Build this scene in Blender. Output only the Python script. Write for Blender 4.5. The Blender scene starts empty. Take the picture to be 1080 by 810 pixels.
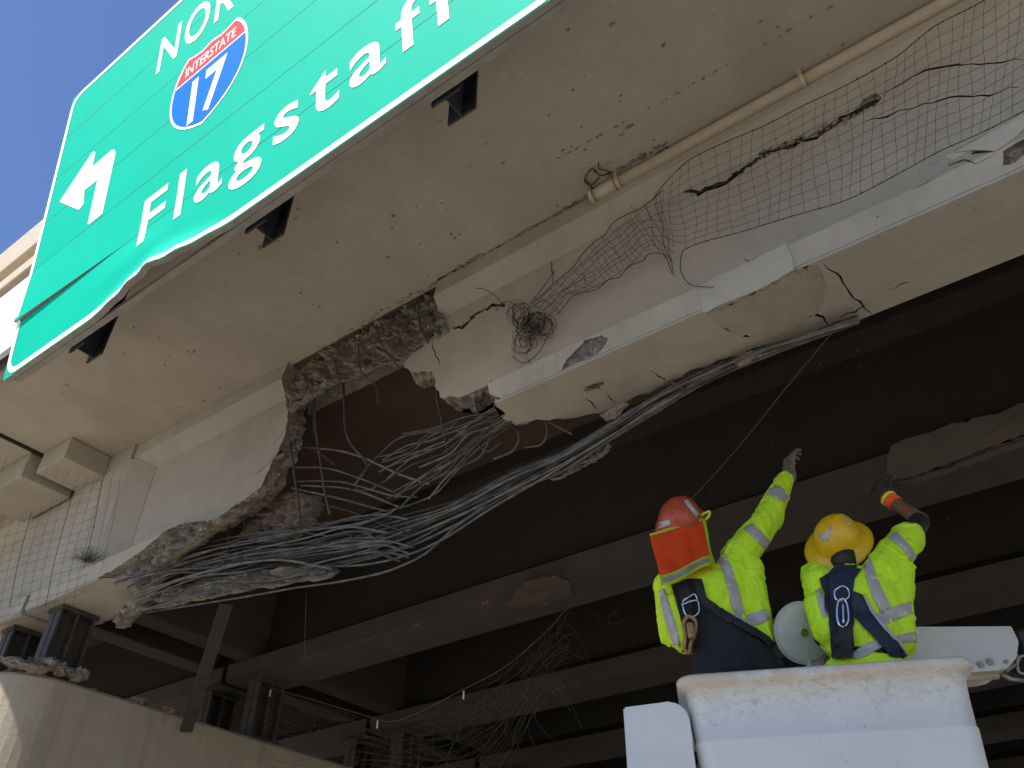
import bpy, bmesh, math, random
from mathutils import Vector, Matrix, noise
from mathutils.bvhtree import BVHTree
from mathutils.geometry import delaunay_2d_cdt
random.seed(7)
rnd = random.random
def ru(a, b): return a + (b - a) * rnd()
scn = bpy.context.scene
COL = scn.collection

# ------------------------------------------------------------------ camera
CAM = Vector((0, 0, 1.6))
Rv = Vector((.812, .583, 0)).normalized()
Fh = Vector((-Rv.y, Rv.x, 0))
PIT = math.atan(695 / 860)
Zv = Vector((0, 0, 1))
Uv = math.cos(PIT) * Zv - math.sin(PIT) * Fh
Wv = math.cos(PIT) * Fh + math.sin(PIT) * Zv
cd = bpy.data.cameras.new('camera'); cam = bpy.data.objects.new('camera', cd); COL.objects.link(cam)
cam.matrix_world = Matrix(((Rv.x, Uv.x, -Wv.x, CAM.x), (Rv.y, Uv.y, -Wv.y, CAM.y), (Rv.z, Uv.z, -Wv.z, CAM.z), (0, 0, 0, 1)))
cd.sensor_width = 36; cd.lens = 860 / 1080 * 36; cd.clip_end = 3000; cd.clip_start = .05
scn.camera = cam

# measuring helpers: where a sight line of the survey photo meets a real plane
def ray(x, y): return ((x - 540) * Rv + (405 - y) * Uv + 860 * Wv) / 860
def onY(x, y, Y): d = ray(x, y); return CAM + d * (Y / d.y)
def onZ(x, y, z): d = ray(x, y); return CAM + d * ((z - CAM.z) / d.z)
def onX(x, y, X): d = ray(x, y); return CAM + d * (X / d.x)
def onF(x, y, F): d = ray(x, y); return CAM + d * (F / d.dot(Fh))
def cv(r, u, f): return (r * Rv + u * Uv + f * Wv).normalized()

# ------------------------------------------------------------------ materials
def new_mat(name):
    m = bpy.data.materials.new(name); m.use_nodes = True
    nt = m.node_tree; b = nt.nodes['Principled BSDF']
    return m, nt, b
def N(nt, t, **k):
    n = nt.nodes.new(t)
    for a, v in k.items():
        if a in n.inputs: n.inputs[a].default_value = v
        else: setattr(n, a, v)
    return n
def ramp(nt, src, p0, p1, c0=(0, 0, 0, 1), c1=(1, 1, 1, 1)):
    r = nt.nodes.new('ShaderNodeValToRGB'); e = r.color_ramp.elements
    e[0].position = p0; e[1].position = p1; e[0].color = c0; e[1].color = c1
    nt.links.new(src, r.inputs[0]); return r
def mixc(nt, fac, a, b):
    m = nt.nodes.new('ShaderNodeMix'); m.data_type = 'RGBA'
    if isinstance(fac, (int, float)): m.inputs[0].default_value = fac
    else: nt.links.new(fac, m.inputs[0])
    for i, c in ((6, a), (7, b)):
        if isinstance(c, tuple): m.inputs[i].default_value = c if len(c) == 4 else c + (1,)
        else: nt.links.new(c, m.inputs[i])
    return m.outputs[2]
def coords(nt, scale=(1, 1, 1), rot=(0, 0, 0)):
    tc = nt.nodes.new('ShaderNodeTexCoord'); mp = nt.nodes.new('ShaderNodeMapping')
    mp.inputs['Scale'].default_value = scale; mp.inputs['Rotation'].default_value = rot
    nt.links.new(tc.outputs['Object'], mp.inputs[0]); return mp.outputs[0]
def noise_n(nt, vec, scale, detail=5, rough=.6, dist=0):
    n = N(nt, 'ShaderNodeTexNoise'); n.inputs['Scale'].default_value = scale; n.inputs['Detail'].default_value = detail
    n.inputs['Roughness'].default_value = rough; n.inputs['Distortion'].default_value = dist
    nt.links.new(vec, n.inputs['Vector']); return n.outputs['Fac']
def bump(nt, b, h, strength, dist=.01, prev=None):
    n = nt.nodes.new('ShaderNodeBump'); n.inputs['Strength'].default_value = strength; n.inputs['Distance'].default_value = dist
    nt.links.new(h, n.inputs['Height'])
    if prev: nt.links.new(prev, n.inputs['Normal'])
    nt.links.new(n.outputs[0], b.inputs['Normal']); return n.outputs[0]
def tint(c, f): return tuple(min(1, x * f) for x in c) + (1,)

def painted(name, base, dark=.6, spots=.35, streak=.0, rough=.85, warm=None, spotc=(.035, .028, .02, 1), bumpy=.25):
    m, nt, b = new_mat(name)
    v = coords(nt); 
    big = ramp(nt, noise_n(nt, v, .7, 6, .65, .6), .3, .72).outputs[0]
    mid = ramp(nt, noise_n(nt, v, 3.3, 7, .7, .3), .35, .75).outputs[0]
    col = mixc(nt, big, tint(base, .80), tint(base, 1.1))
    mm = nt.nodes.new('ShaderNodeMath'); mm.operation = 'MULTIPLY'; mm.inputs[1].default_value = .5
    nt.links.new(mid, mm.inputs[0])
    col = mixc(nt, mm.outputs[0], col, tint(warm or base, dark))
    fine = ramp(nt, noise_n(nt, v, 45, 6, .75), .3, .7).outputs[0]
    fm = nt.nodes.new('ShaderNodeMath'); fm.operation = 'MULTIPLY'; fm.inputs[1].default_value = .22; nt.links.new(fine, fm.inputs[0])
    col = mixc(nt, fm.outputs[0], col, tint(base, .55))
    blot = ramp(nt, noise_n(nt, v, 1.7, 9, .78, 1.0), .60, .66).outputs[0]
    bm_ = nt.nodes.new('ShaderNodeMath'); bm_.operation = 'MULTIPLY'; bm_.inputs[1].default_value = .16; nt.links.new(blot, bm_.inputs[0])
    col = mixc(nt, bm_.outputs[0], col, tint(base, .5))
    # small pits and specks
    vo = N(nt, 'ShaderNodeTexVoronoi'); vo.inputs['Scale'].default_value = 9; vo.inputs['Randomness'].default_value = 1
    nt.links.new(v, vo.inputs['Vector'])
    sp = ramp(nt, vo.outputs['Distance'], .035, .075, (1, 1, 1, 1), (0, 0, 0, 1)).outputs[0]
    gate = ramp(nt, noise_n(nt, v, 2.1, 2), .50, .60).outputs[0]
    ml = nt.nodes.new('ShaderNodeMath'); ml.operation = 'MULTIPLY'
    nt.links.new(sp, ml.inputs[0]); nt.links.new(gate, ml.inputs[1])
    ml2 = nt.nodes.new('ShaderNodeMath'); ml2.operation = 'MULTIPLY'; ml2.inputs[1].default_value = spots
    nt.links.new(ml.outputs[0], ml2.inputs[0])
    col = mixc(nt, ml2.outputs[0], col, spotc)
    # scratches and rub marks along the bridge
    vs = coords(nt, (1.2, 22, 9))
    sc = ramp(nt, noise_n(nt, vs, 1.0, 8, .75), .63, .68).outputs[0]
    ms = nt.nodes.new('ShaderNodeMath'); ms.operation = 'MULTIPLY'; ms.inputs[1].default_value = .30
    nt.links.new(sc, ms.inputs[0])
    col = mixc(nt, ms.outputs[0], col, tint(base, .45))
    if streak:
        vv = coords(nt, (7, 7, .35))
        st = ramp(nt, noise_n(nt, vv, 1.0, 6, .7), .5, .72).outputs[0]
        m3 = nt.nodes.new('ShaderNodeMath'); m3.operation = 'MULTIPLY'; m3.inputs[1].default_value = streak
        nt.links.new(st, m3.inputs[0]); col = mixc(nt, m3.outputs[0], col, tint(base, .35))
    nt.links.new(col, b.inputs['Base Color'])
    b.inputs['Roughness'].default_value = rough
    n1 = bump(nt, b, noise_n(nt, v, 6, 8, .7), bumpy, .03)
    bump(nt, b, noise_n(nt, v, 60, 4, .6), .25, .004, n1)
    return m
def broken(name, base, dark):
    m, nt, b = new_mat(name); v = coords(nt)
    vo = N(nt, 'ShaderNodeTexVoronoi'); vo.inputs['Scale'].default_value = 34; nt.links.new(v, vo.inputs['Vector'])
    c1 = mixc(nt, ramp(nt, vo.outputs['Distance'], .15, .6).outputs[0], tint(base, 1.25), tint(base, .75))
    vr = ramp(nt, noise_n(nt, v, 14, 8, .8, .8), .38, .62).outputs[0]
    c2 = mixc(nt, vr, dark + (1,), c1)
    c3 = mixc(nt, ramp(nt, noise_n(nt, v, 3, 3), .5, .7).outputs[0], c2, tint((base[0], base[1] * .85, base[2] * .66), .9))
    nt.links.new(c3, b.inputs['Base Color']); b.inputs['Roughness'].default_value = .95
    n1 = bump(nt, b, noise_n(nt, v, 26, 10, .8), 1, .05)
    bump(nt, b, vo.outputs['Distance'], .6, .012, n1)
    return m
def simple(name, base, rough=.5, metal=0, var=.2, scale=8, bmp=.1, bscale=40, coat=0):
    m, nt, b = new_mat(name); v = coords(nt)
    f = ramp(nt, noise_n(nt, v, scale, 6, .65), .35, .7).outputs[0]
    nt.links.new(mixc(nt, f, tint(base, 1 - var), tint(base, 1 + var * .5)), b.inputs['Base Color'])
    b.inputs['Roughness'].default_value = rough; b.inputs['Metallic'].default_value = metal
    if coat: b.inputs['Coat Weight'].default_value = coat
    if bmp: bump(nt, b, noise_n(nt, v, bscale, 4), bmp, .004)
    return m

BEIGE = (.44, .395, .325)
M = {}
M['beige'] = painted('beige_painted_concrete', BEIGE, .66, spots=.6, streak=.12)
M['slab'] = painted('slab_soffit_paint', (.42, .372, .298), .70, spots=.5, bumpy=.25)
M['flange'] = painted('weathered_flange_face', (.50, .435, .34), .5, .9, streak=.2)
M['pier'] = painted('pier_paint', (.42, .36, .27), .72, .4, streak=.35, bumpy=.4)
M['soot_shade'] = painted('sooty_shaded_concrete', (.032, .026, .021), .55, .8, streak=.25, spotc=(.35, .32, .28, 1))  # dirty concrete, base colour lowered further to hold the shade under the deck
M['soot_shade2'] = painted('sooty_shaded_flange', (.082, .066, .052), .25, .6, spotc=(.4, .36, .3, 1))  # dirty flange and diaphragm colour that also carries painted under-deck shade
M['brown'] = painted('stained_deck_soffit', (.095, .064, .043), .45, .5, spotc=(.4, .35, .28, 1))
M['broken'] = broken('broken_concrete', (.60, .54, .46), (.17, .145, .12))
M['brokenl'] = broken('fresh_broken_concrete', (.55, .47, .40), (.20, .165, .14))
M['dark'] = simple('dark_gap', (.02, .017, .014), 1)
M['patch'] = painted('repair_mortar', (.48, .43, .345), .6, .6)
M['bare'] = painted('bare_grey_concrete', (.13, .11, .085), .4, .8, streak=.3)
M['strand'] = simple('grey_steel_strand', (.15, .148, .145), .55, .3, .6, 9, .7, 200)
M['strand_b'] = simple('dusty_steel_strand', (.19, .175, .155), .7, .1, .6, 12, .7, 200)
M['strand_c'] = simple('rusty_steel_strand', (.085, .066, .052), .7, .2, .6, 12, .7, 200)
M['rebar'] = simple('weathered_rebar', (.115, .10, .09), .6, .5, .4, 9, .6, 160)
M['wire'] = simple('dark_netting_wire', (.05, .036, .026), .7, .3, .6, 14)
M['wirel'] = simple('grey_netting_cord', (.10, .085, .068), .8, 0, .3)
M['pipe'] = simple('beige_painted_pipe', (.50, .42, .31), .5, 0, .12)
M['steel'] = simple('dark_weathered_steel', (.055, .05, .045), .6, .5, .4)
M['stool'] = simple('grey_bearing_steel', (.07, .058, .047), .65, .2, .4)
M['tab'] = simple('white_tab', (.75, .73, .68), .6)
M['black'] = simple('black_webbing', (.018, .018, .02), .75, 0, .4, 30, .4, 200)
M['trouser'] = simple('black_work_cloth', (.014, .014, .016), .9, 0, .4, 12, .5, 90)
M['navy'] = simple('navy_webbing', (.012, .022, .05), .7, 0, .4, 30, .4, 200)
M['chrome'] = simple('bright_steel', (.62, .62, .64), .22, 1, .1)
M['tan'] = simple('tan_lanyard', (.35, .20, .09), .8, 0, .35, 30)
M['skin'] = simple('brown_skin', (.20, .09, .05), .55, 0, .15, 12)
M['tattoo'] = simple('tattooed_skin', (.035, .026, .024), .6, 0, .7, 45)
M['hair'] = simple('dark_hair', (.015, .012, .01), .6)
M['grey_glove'] = simple('grey_leather_glove', (.20, .175, .145), .85, 0, .4, 25, .6, 90)
M['black_glove'] = simple('dark_glove', (.03, .026, .024), .8)
M['orange'] = simple('orange_fabric', (.95, .105, .012), .75, 0, .12, 9, .2, 60)
M['lime_trim'] = simple('lime_fabric_trim', (.60, .85, .05), .75)
M['hat_orange'] = simple('orange_hard_hat_shell', (.44, .07, .028), .38, 0, .2, 18, .05)
M['hat_yellow'] = simple('yellow_hard_hat_shell', (.76, .44, .012), .34, 0, .12, 14, .05)
M['reflect'] = simple('silver_reflective_tape', (.46, .43, .42), .5, .1, .12, 20, .3, 120)
M['red'] = simple('red_sticker', (.65, .02, .01), .5)
M['ring'] = simple('grey_round_plate', (.46, .46, .44), .5, 0, .15)
M['arm'] = simple('off_white_boom_paint', (.58, .555, .49), .4, 0, .08, 6, .05)
M['alu'] = simple('dull_aluminium', (.36, .34, .31), .5, .5, .2)
M['sign_white'] = simple('white_reflective_sheet', (.92, .91, .87), .6, 0, .04)
M['sign_blue'] = simple('blue_reflective_sheet', (.003, .17, .80), .6, 0, .05)
M['sign_red'] = simple('red_reflective_sheet', (.80, .075, .09), .6, 0, .05)
for k in ('sign_white', 'sign_blue', 'sign_red'): M[k].node_tree.nodes['Principled BSDF'].inputs['Specular IOR Level'].default_value = .06
M['panelb'] = simple('pale_blue_panel', (.60, .70, .80), .5, 0, .12, 3)
# fluorescent shirt with a knit look
def shirt_mat():
    m, nt, b = new_mat('fluorescent_lime_shirt'); v = coords(nt)
    f = ramp(nt, noise_n(nt, v, 7, 5), .35, .7).outputs[0]
    nt.links.new(mixc(nt, f, (.54, .84, .015, 1), (.64, .92, .03, 1)), b.inputs['Base Color'])
    b.inputs['Roughness'].default_value = .85
    n1 = bump(nt, b, noise_n(nt, coords(nt, (1, 1, .45)), 11, 3, .5, 1.2), .55, .03)
    bump(nt, b, noise_n(nt, v, 260, 2), .35, .002, n1)
    return m
M['lime'] = shirt_mat()
def sign_mat():
    m, nt, b = new_mat('green_reflective_sheet'); v = coords(nt)
    f = ramp(nt, noise_n(nt, v, 1.1, 5, .6), .3, .75).outputs[0]
    c = mixc(nt, f, (.0, .45, .315, 1), (.0, .49, .345, 1))
    vs = coords(nt, (3, 3, .25)); s = ramp(nt, noise_n(nt, vs, 2, 6, .7), .55, .8).outputs[0]
    ms = nt.nodes.new('ShaderNodeMath'); ms.operation = 'MULTIPLY'; ms.inputs[1].default_value = .2
    nt.links.new(s, ms.inputs[0]); c = mixc(nt, ms.outputs[0], c, (.0, .38, .265, 1))
    nt.links.new(c, b.inputs['Base Color']); b.inputs['Roughness'].default_value = .7; b.inputs['Specular IOR Level'].default_value = .06
    bump(nt, b, noise_n(nt, v, 2.2, 2), .05, .02)
    return m
M['green'] = sign_mat()
def bucket_mat():
    m, nt, b = new_mat('scuffed_white_fibreglass'); v = coords(nt)
    base = mixc(nt, ramp(nt, noise_n(nt, v, 2.5, 5), .3, .7).outputs[0], (.66, .635, .58, 1), (.73, .705, .65, 1))
    tc = nt.nodes.new('ShaderNodeTexCoord'); sx = nt.nodes.new('ShaderNodeSeparateXYZ'); nt.links.new(tc.outputs['Object'], sx.inputs[0])
    # grime collected along the lip, object z = 0 is the rim
    g = ramp(nt, sx.outputs['Z'], .0, 1.0); g.color_ramp.elements[0].position = 0
    mr = nt.nodes.new('ShaderNodeMapRange'); mr.inputs[1].default_value = -.30; mr.inputs[2].default_value = -.02
    nt.links.new(sx.outputs['Z'], mr.inputs[0])
    gn = ramp(nt, noise_n(nt, coords(nt, (9, 9, 14)), 2.4, 10, .85, .4), .50, .60).outputs[0]
    a = nt.nodes.new('ShaderNodeMath'); a.operation = 'MULTIPLY'; nt.links.new(mr.outputs[0], a.inputs[0]); nt.links.new(gn, a.inputs[1])
    a2 = nt.nodes.new('ShaderNodeMath'); a2.operation = 'MULTIPLY'; a2.inputs[1].default_value = .5; nt.links.new(a.outputs[0], a2.inputs[0])
    col = mixc(nt, a2.outputs[0], base, (.17, .165, .16, 1))
    mr2 = nt.nodes.new('ShaderNodeMapRange'); mr2.inputs[1].default_value = -.075; mr2.inputs[2].default_value = -.035
    nt.links.new(sx.outputs['Z'], mr2.inputs[0])
    r2 = ramp(nt, noise_n(nt, coords(nt, (4, 4, 2)), 1.5, 9, .75), .36, .55).outputs[0]
    b2 = nt.nodes.new('ShaderNodeMath'); b2.operation = 'MULTIPLY'; nt.links.new(mr2.outputs[0], b2.inputs[0]); nt.links.new(r2, b2.inputs[1])
    col = mixc(nt, b2.outputs[0], col, (.60, .49, .36, 1))
    sc = ramp(nt, noise_n(nt, coords(nt, (2, 2, 30)), 2.2, 8, .8), .66, .75).outputs[0]
    b3 = nt.nodes.new('ShaderNodeMath'); b3.operation = 'MULTIPLY'; b3.inputs[1].default_value = .3; nt.links.new(sc, b3.inputs[0])
    col = mixc(nt, b3.outputs[0], col, (.25, .25, .26, 1))
    sp = ramp(nt, noise_n(nt, v, 26, 4, .6), .66, .72).outputs[0]
    b4 = nt.nodes.new('ShaderNodeMath'); b4.operation = 'MULTIPLY'; b4.inputs[1].default_value = .5; nt.links.new(sp, b4.inputs[0])
    col = mixc(nt, b4.outputs[0], col, (.12, .12, .12, 1))
    nt.links.new(col, b.inputs['Base Color']); b.inputs['Roughness'].default_value = .5
    bump(nt, b, noise_n(nt, v, 30, 4), .12, .003)
    return m
M['bucket'] = bucket_mat()

# ------------------------------------------------------------------ object helpers
def link(name, me, mats, parent=None, smooth=False):
    o = bpy.data.objects.new(name, me); COL.objects.link(o)
    for m in (mats if isinstance(mats, (list, tuple)) else [mats]): me.materials.append(m)
    if smooth:
        for p in me.polygons: p.use_smooth = True
    if parent: adopt(o, parent)
    return o
def adopt(o, p):
    o.parent = p
    if p.type == 'EMPTY': o.matrix_parent_inverse = Matrix.Translation(p.location).inverted()
def mk(name, bm, mats, parent=None, smooth=False, recalc=True):
    if recalc: bmesh.ops.recalc_face_normals(bm, faces=bm.faces)
    me = bpy.data.meshes.new(name); bm.to_mesh(me); bm.free()
    return link(name, me, mats, parent, smooth)
def thing(name, label, cat, loc, group=None):
    o = bpy.data.objects.new(name, None); COL.objects.link(o); o.location = loc; o.empty_display_size = .2
    o['label'] = label; o['category'] = cat
    if group: o['group'] = group
    return o
def tag(o, label, cat, group=None):
    o['label'] = label; o['category'] = cat
    if group: o['group'] = group
    return o
def struct(o): o['kind'] = 'structure'; return o

def box(bm, c, s, rot=None, mi=0, bev=0):
    m = Matrix.Translation(c)
    if rot is not None: m = m @ rot.to_4x4()
    r = bmesh.ops.create_cube(bm, size=1, matrix=m @ Matrix.Diagonal((s[0], s[1], s[2], 1)))
    vs = r['verts']; fs = {f for v in vs for f in v.link_faces}
    for f in fs: f.material_index = mi
    if bev:
        es = {e for v in vs for e in v.link_edges}
        bmesh.ops.bevel(bm, geom=list(es), offset=bev, segments=2, affect='EDGES', profile=.5)
def axes(x, y, z): return Matrix((x, y, z)).transposed()
def catmull(pts, n=6):
    out = []
    P = [pts[0] + (pts[0] - pts[1])] + list(pts) + [pts[-1] + (pts[-1] - pts[-2])]
    for i in range(1, len(P) - 2):
        for k in range(n):
            t = k / n; a, b, c, d = P[i - 1], P[i], P[i + 1], P[i + 2]
            out.append(.5 * ((2 * b) + (c - a) * t + (2 * a - 5 * b + 4 * c - d) * t * t + (3 * b - a - 3 * c + d) * t ** 3))
    out.append(pts[-1].copy()); return out
def tube(bm, pts, r, n=6, mi=0, twist=0):
    pts = [Vector(p) for p in pts]; rings = []
    up = Vector((.3, .2, 1))
    for i, p in enumerate(pts):
        t = (pts[min(i + 1, len(pts) - 1)] - pts[max(i - 1, 0)])
        if t.length < 1e-9: t = Vector((1, 0, 0))
        t.normalize(); u = up.cross(t)
        if u.length < .05: u = Vector((1, 0, 0)).cross(t)
        u.normalize(); w = t.cross(u); up = w
        rr = r[i] if isinstance(r, (list, tuple)) else r
        rings.append([bm.verts.new(p + (u * math.cos(a) + w * math.sin(a)) * rr) for a in [2 * math.pi * k / n + twist * i for k in range(n)]])
    for a, b in zip(rings, rings[1:]):
        for k in range(n):
            f = bm.faces.new((a[k], a[(k + 1) % n], b[(k + 1) % n], b[k])); f.material_index = mi; f.smooth = True
    for ring in (rings[0][::-1], rings[-1]):
        if n > 2: bm.faces.new(ring).material_index = mi

def inside(x, y, poly):
    c = False; j = len(poly) - 1
    for i in range(len(poly)):
        xi, yi = poly[i][0], poly[i][1]; xj, yj = poly[j][0], poly[j][1]
        if (yi > y) != (yj > y) and x < (xj - xi) * (y - yi) / (yj - yi + 1e-12) + xi: c = not c
        j = i
    return c
def densify(poly, step, amp, closed=True, rough=None):
    """poly: list of (u,v). rough[i]: edge i->i+1 is broken. returns pts, flags"""
    out, fl = [], []; n = len(poly)
    for i in range(n if closed else n - 1):
        a = Vector(poly[i][:2]); b = Vector(poly[(i + 1) % n][:2]); r = rough is None or rough[i]
        out.append(a); fl.append(r)
        if r:
            L = (b - a).length; k = max(1, int(L / step)); nrm = Vector((-(b - a).y, (b - a).x)).normalized()
            for j in range(1, k):
                t = j / k; p = a.lerp(b, t)
                q = Vector((p.x * 9, p.y * 9, 3.1))
                d = amp * (noise.noise(q) * 1.6 + noise.noise(q * 4.1) * .9 + ru(-.35, .35))
                out.append(p + nrm * d * min(1, 4 * t, 4 * (1 - t) + .2)); fl.append(True)
    return out, fl
def cdt(points, outline, holes):
    """triangulate: outline + holes + loose points; returns verts, tris"""
    co = [Vector(p) for p in outline]; ed = [(i, (i + 1) % len(outline)) for i in range(len(outline))]
    for h in holes:
        b = len(co); co += [Vector(p) for p in h]; ed += [(b + i, b + (i + 1) % len(h)) for i in range(len(h))]
    co += [Vector(p) for p in points]
    vs, es, fs, ov, _, _ = delaunay_2d_cdt(co, ed, [], 0, 1e-5)
    tr = []
    for f in fs:
        cx = sum(vs[i].x for i in f) / len(f); cy = sum(vs[i].y for i in f) / len(f)
        if inside(cx, cy, outline) and not any(inside(cx, cy, h) for h in holes): tr.append(f)
    return vs, tr
def prism(bm, poly, rough, to3, depth, holes=(), step=.03, amp=.018, side=.035, back=True, face_mi=0, side_mi=1, hole_depth=None):
    """solid plate: front face at w=0, back at w=depth; broken edges get craggy sides; holes are recesses"""
    out, fl = densify(poly, step, amp, True, rough)
    hs = []
    for h in holes:
        hp = densify(h['poly'], h.get('step', .02), h.get('amp', .008))[0] if h.get('amp', 1) > 0 else [Vector(p) for p in h['poly']]; hs.append(hp)
    vs, tr = cdt([], out, hs)
    V = [bm.verts.new(to3(v.x, v.y, 0)) for v in vs]
    for f in tr:
        try: bm.faces.new([V[i] for i in f]).material_index = face_mi
        except ValueError: pass
    key = {}
    for i, v in enumerate(vs): key[(round(v.x, 4), round(v.y, 4))] = V[i]
    n = len(out); L = 4
    cx = sum(p.x for p in out) / n; cy = sum(p.y for p in out) / n
    rings = [[key.get((round(p.x, 4), round(p.y, 4))) or bm.verts.new(to3(p.x, p.y, 0)) for p in out]]
    for l in range(1, L + 1):
        ring = []
        for i, p in enumerate(out):
            a = out[i - 1]; b = out[(i + 1) % n]; nr = Vector((-(b - a).y, (b - a).x))
            if nr.length > 0: nr.normalize()
            rf = fl[i] and fl[i - 1]
            d = (side * (noise.noise(Vector((p.x * 11, p.y * 11, l * 1.7))) * 1.5 + ru(-.4, .4))) if rf else 0
            ring.append(bm.verts.new(to3(p.x + nr.x * d, p.y + nr.y * d, depth * l / L)))
        rings.append(ring)
    for a, b in zip(rings, rings[1:]):
        for i in range(n):
            j = (i + 1) % n
            try: bm.faces.new((a[i], a[j], b[j], b[i])).material_index = side_mi if fl[i] else face_mi
            except ValueError: pass
    if back:
        try:
            f = bm.faces.new(rings[-1]); f.material_index = face_mi; bmesh.ops.triangulate(bm, faces=[f])
        except ValueError: pass
    for h, hp in zip(holes, hs):
        D = h['depth']; loose = []
        s = h.get('cell', .02)
        xs = [p.x for p in hp]; ys = [p.y for p in hp]
        nx = int((max(xs) - min(xs)) / s) + 1; ny = int((max(ys) - min(ys)) / s) + 1
        if nx * ny < 9000:
            for i in range(nx + 1):
                for j in range(ny + 1):
                    x = min(xs) + i * s + ru(-.4, .4) * s; y = min(ys) + j * s + ru(-.4, .4) * s
                    if inside(x, y, hp): loose.append((x, y))
        v2, t2 = cdt(loose, hp, [])
        edge = {(round(p.x, 4), round(p.y, 4)) for p in hp}; W = []
        for v in v2:
            k = (round(v.x, 4), round(v.y, 4))
            if k in edge:
                w = bm.verts.new(to3(v.x, v.y, D * .55)); W.append(w); edge_v = key.get(k)
                h.setdefault('m', {})[k] = (edge_v, w)
            else:
                w = bm.verts.new(to3(v.x, v.y, D * (.75 + .55 * noise.noise(Vector((v.x * 14, v.y * 14, 2))) + ru(-.2, .2)))); W.append(w)
        for f in t2:
            try: bm.faces.new([W[i] for i in f]).material_index = h.get('mi', side_mi)
            except ValueError: pass
        for i in range(len(hp)):
            a = h['m'].get((round(hp[i].x, 4), round(hp[i].y, 4))); j = (i + 1) % len(hp)
            b = h['m'].get((round(hp[j].x, 4), round(hp[j].y, 4)))
            if a and b and a[0] and b[0]:
                try: bm.faces.new((a[0], b[0], b[1], a[1])).material_index = h.get('mi', side_mi)
                except ValueError: pass
def crack_poly(path, w):
    """thin jagged lens around a path of (u,v)"""
    P = [Vector(p) for p in path]; mid = []
    for a, b in zip(P, P[1:]):
        k = max(2, int((b - a).length / .045))
        for j in range(k): mid.append(a.lerp(b, j / k))
    mid.append(P[-1]); n = len(mid); up, dn = [], []
    for i in range(1, n - 1): mid[i] = mid[i] + Vector((ru(-1, 1), ru(-1, 1))) * min(.016, .25 * (mid[i + 1] - mid[i - 1]).length)
    for i, p in enumerate(mid):
        t = mid[min(i + 1, n - 1)] - mid[max(i - 1, 0)]; nr = Vector((-t.y, t.x)).normalized()
        q = p
        ww = w * (.75 + .9 * abs(noise.noise(Vector((p.x * 5, p.y * 5, 9))))) * min(1, .3 + 4 * i / n, .3 + 4 * (n - 1 - i) / n) * ru(.55, 1.45)
        up.append(q + nr * ww * .5); dn.append(q - nr * ww * .5)
    return [tuple(p) for p in up + dn[::-1]]
def lump(bm, pts_rows, seed, thick, mi=0):
    pass
def rock(bm, c, ax, ay, az, seed=0, sub=4, rough=.25, mi=0):
    """angular broken lump; ax, ay, az are half-axis vectors"""
    b2 = bmesh.new(); bmesh.ops.create_icosphere(b2, subdivisions=sub, radius=1)
    S = Vector((seed * 3.7, seed * 1.3, seed * 5.1))
    for v in b2.verts:
        d = v.co.normalized()
        c0 = noise.voronoi(d * 1.5 + S)[0][0]
        k = 1 + rough * (noise.noise(d * 1.7 + S) * 1.3 + noise.noise(d * 5 + S) * .8 + noise.noise(d * 13 + S) * .45 - c0 * .8 + .3)
        p = d * k; v.co = c + ax * p.x + ay * p.y + az * p.z
    me = bpy.data.meshes.new('t'); b2.to_mesh(me); b2.free()
    off = len(bm.faces); bm.from_mesh(me); bpy.data.meshes.remove(me)
    bm.faces.ensure_lookup_table()
    for f in bm.faces[off:]: f.material_index = mi
def slabrock(bm, polypx, Yf, thick, amp=.03, cell=.022, mi=0, seed=0):
    """craggy mass whose outline was measured on a depth field Yf(px,py)"""
    from3 = lambda x, y: onY(x, y, Yf(x, y))
    out, _ = densify(polypx, 3.5, 1.6)
    s = 2.3; loose = []
    xs = [p.x for p in out]; ys = [p.y for p in out]
    x = min(xs)
    while x < max(xs):
        y = min(ys)
        while y < max(ys):
            a, b = x + ru(-.9, .9), y + ru(-.9, .9)
            if inside(a, b, out): loose.append((a, b))
            y += s
        x += s
    vs, tr = cdt(loose, out, [])
    ek = {(round(p.x, 3), round(p.y, 3)) for p in out}
    A, B = [], []
    for v in vs:
        p = from3(v.x, v.y); e = (round(v.x, 3), round(v.y, 3)) in ek
        q = p * 1.0; S = Vector((seed, seed * 2, 0))
        cel = noise.cell(q * 16 + S + Vector((noise.noise(q * 9), noise.noise(q * 9 + S), 0))) 
        n1 = noise.noise(q * 9 + S) * 1.1 + noise.noise(q * 28 + S) * .8 + noise.noise(q * 70 + S) * .6 + cel * .9
        rid = noise.voronoi(q * 13 + S)[0][0]
        d = 0 if e else amp * (n1 + rid * 1.5 - .9)
        A.append(bm.verts.new(p + Vector((0, -d, -d * .5))))
        B.append(bm.verts.new(p + Vector((0, thick * (.5 if e else 1), thick * (.1 if e else .35) + noise.noise(q * 7) * .03))))
    cnt = {}
    for f in tr:
        for i in range(3):
            e = (f[i], f[(i + 1) % 3]); cnt[e] = 1
        try: bm.faces.new([A[i] for i in f]).material_index = mi; bm.faces.new([B[i] for i in f][::-1]).material_index = mi
        except ValueError: pass
    for (a, b) in cnt:
        if (b, a) not in cnt:
            try: bm.faces.new((A[b], A[a], B[a], B[b])).material_index = mi
            except ValueError: pass

# ------------------------------------------------------------------ ground
bm = bmesh.new(); bmesh.ops.create_grid(bm, x_segments=2, y_segments=2, size=900)
struct(mk('ground', bm, simple('dusty_ground', (.27, .24, .20), .95, 0, .3, .6, .4, 9)))
bm = bmesh.new(); box(bm, (2.5, 12, .004), (9, 300, .008))
struct(mk('road', bm, simple('worn_asphalt', (.11, .105, .098), .9, 0, .25, 1.5, .4, 60)))

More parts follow.
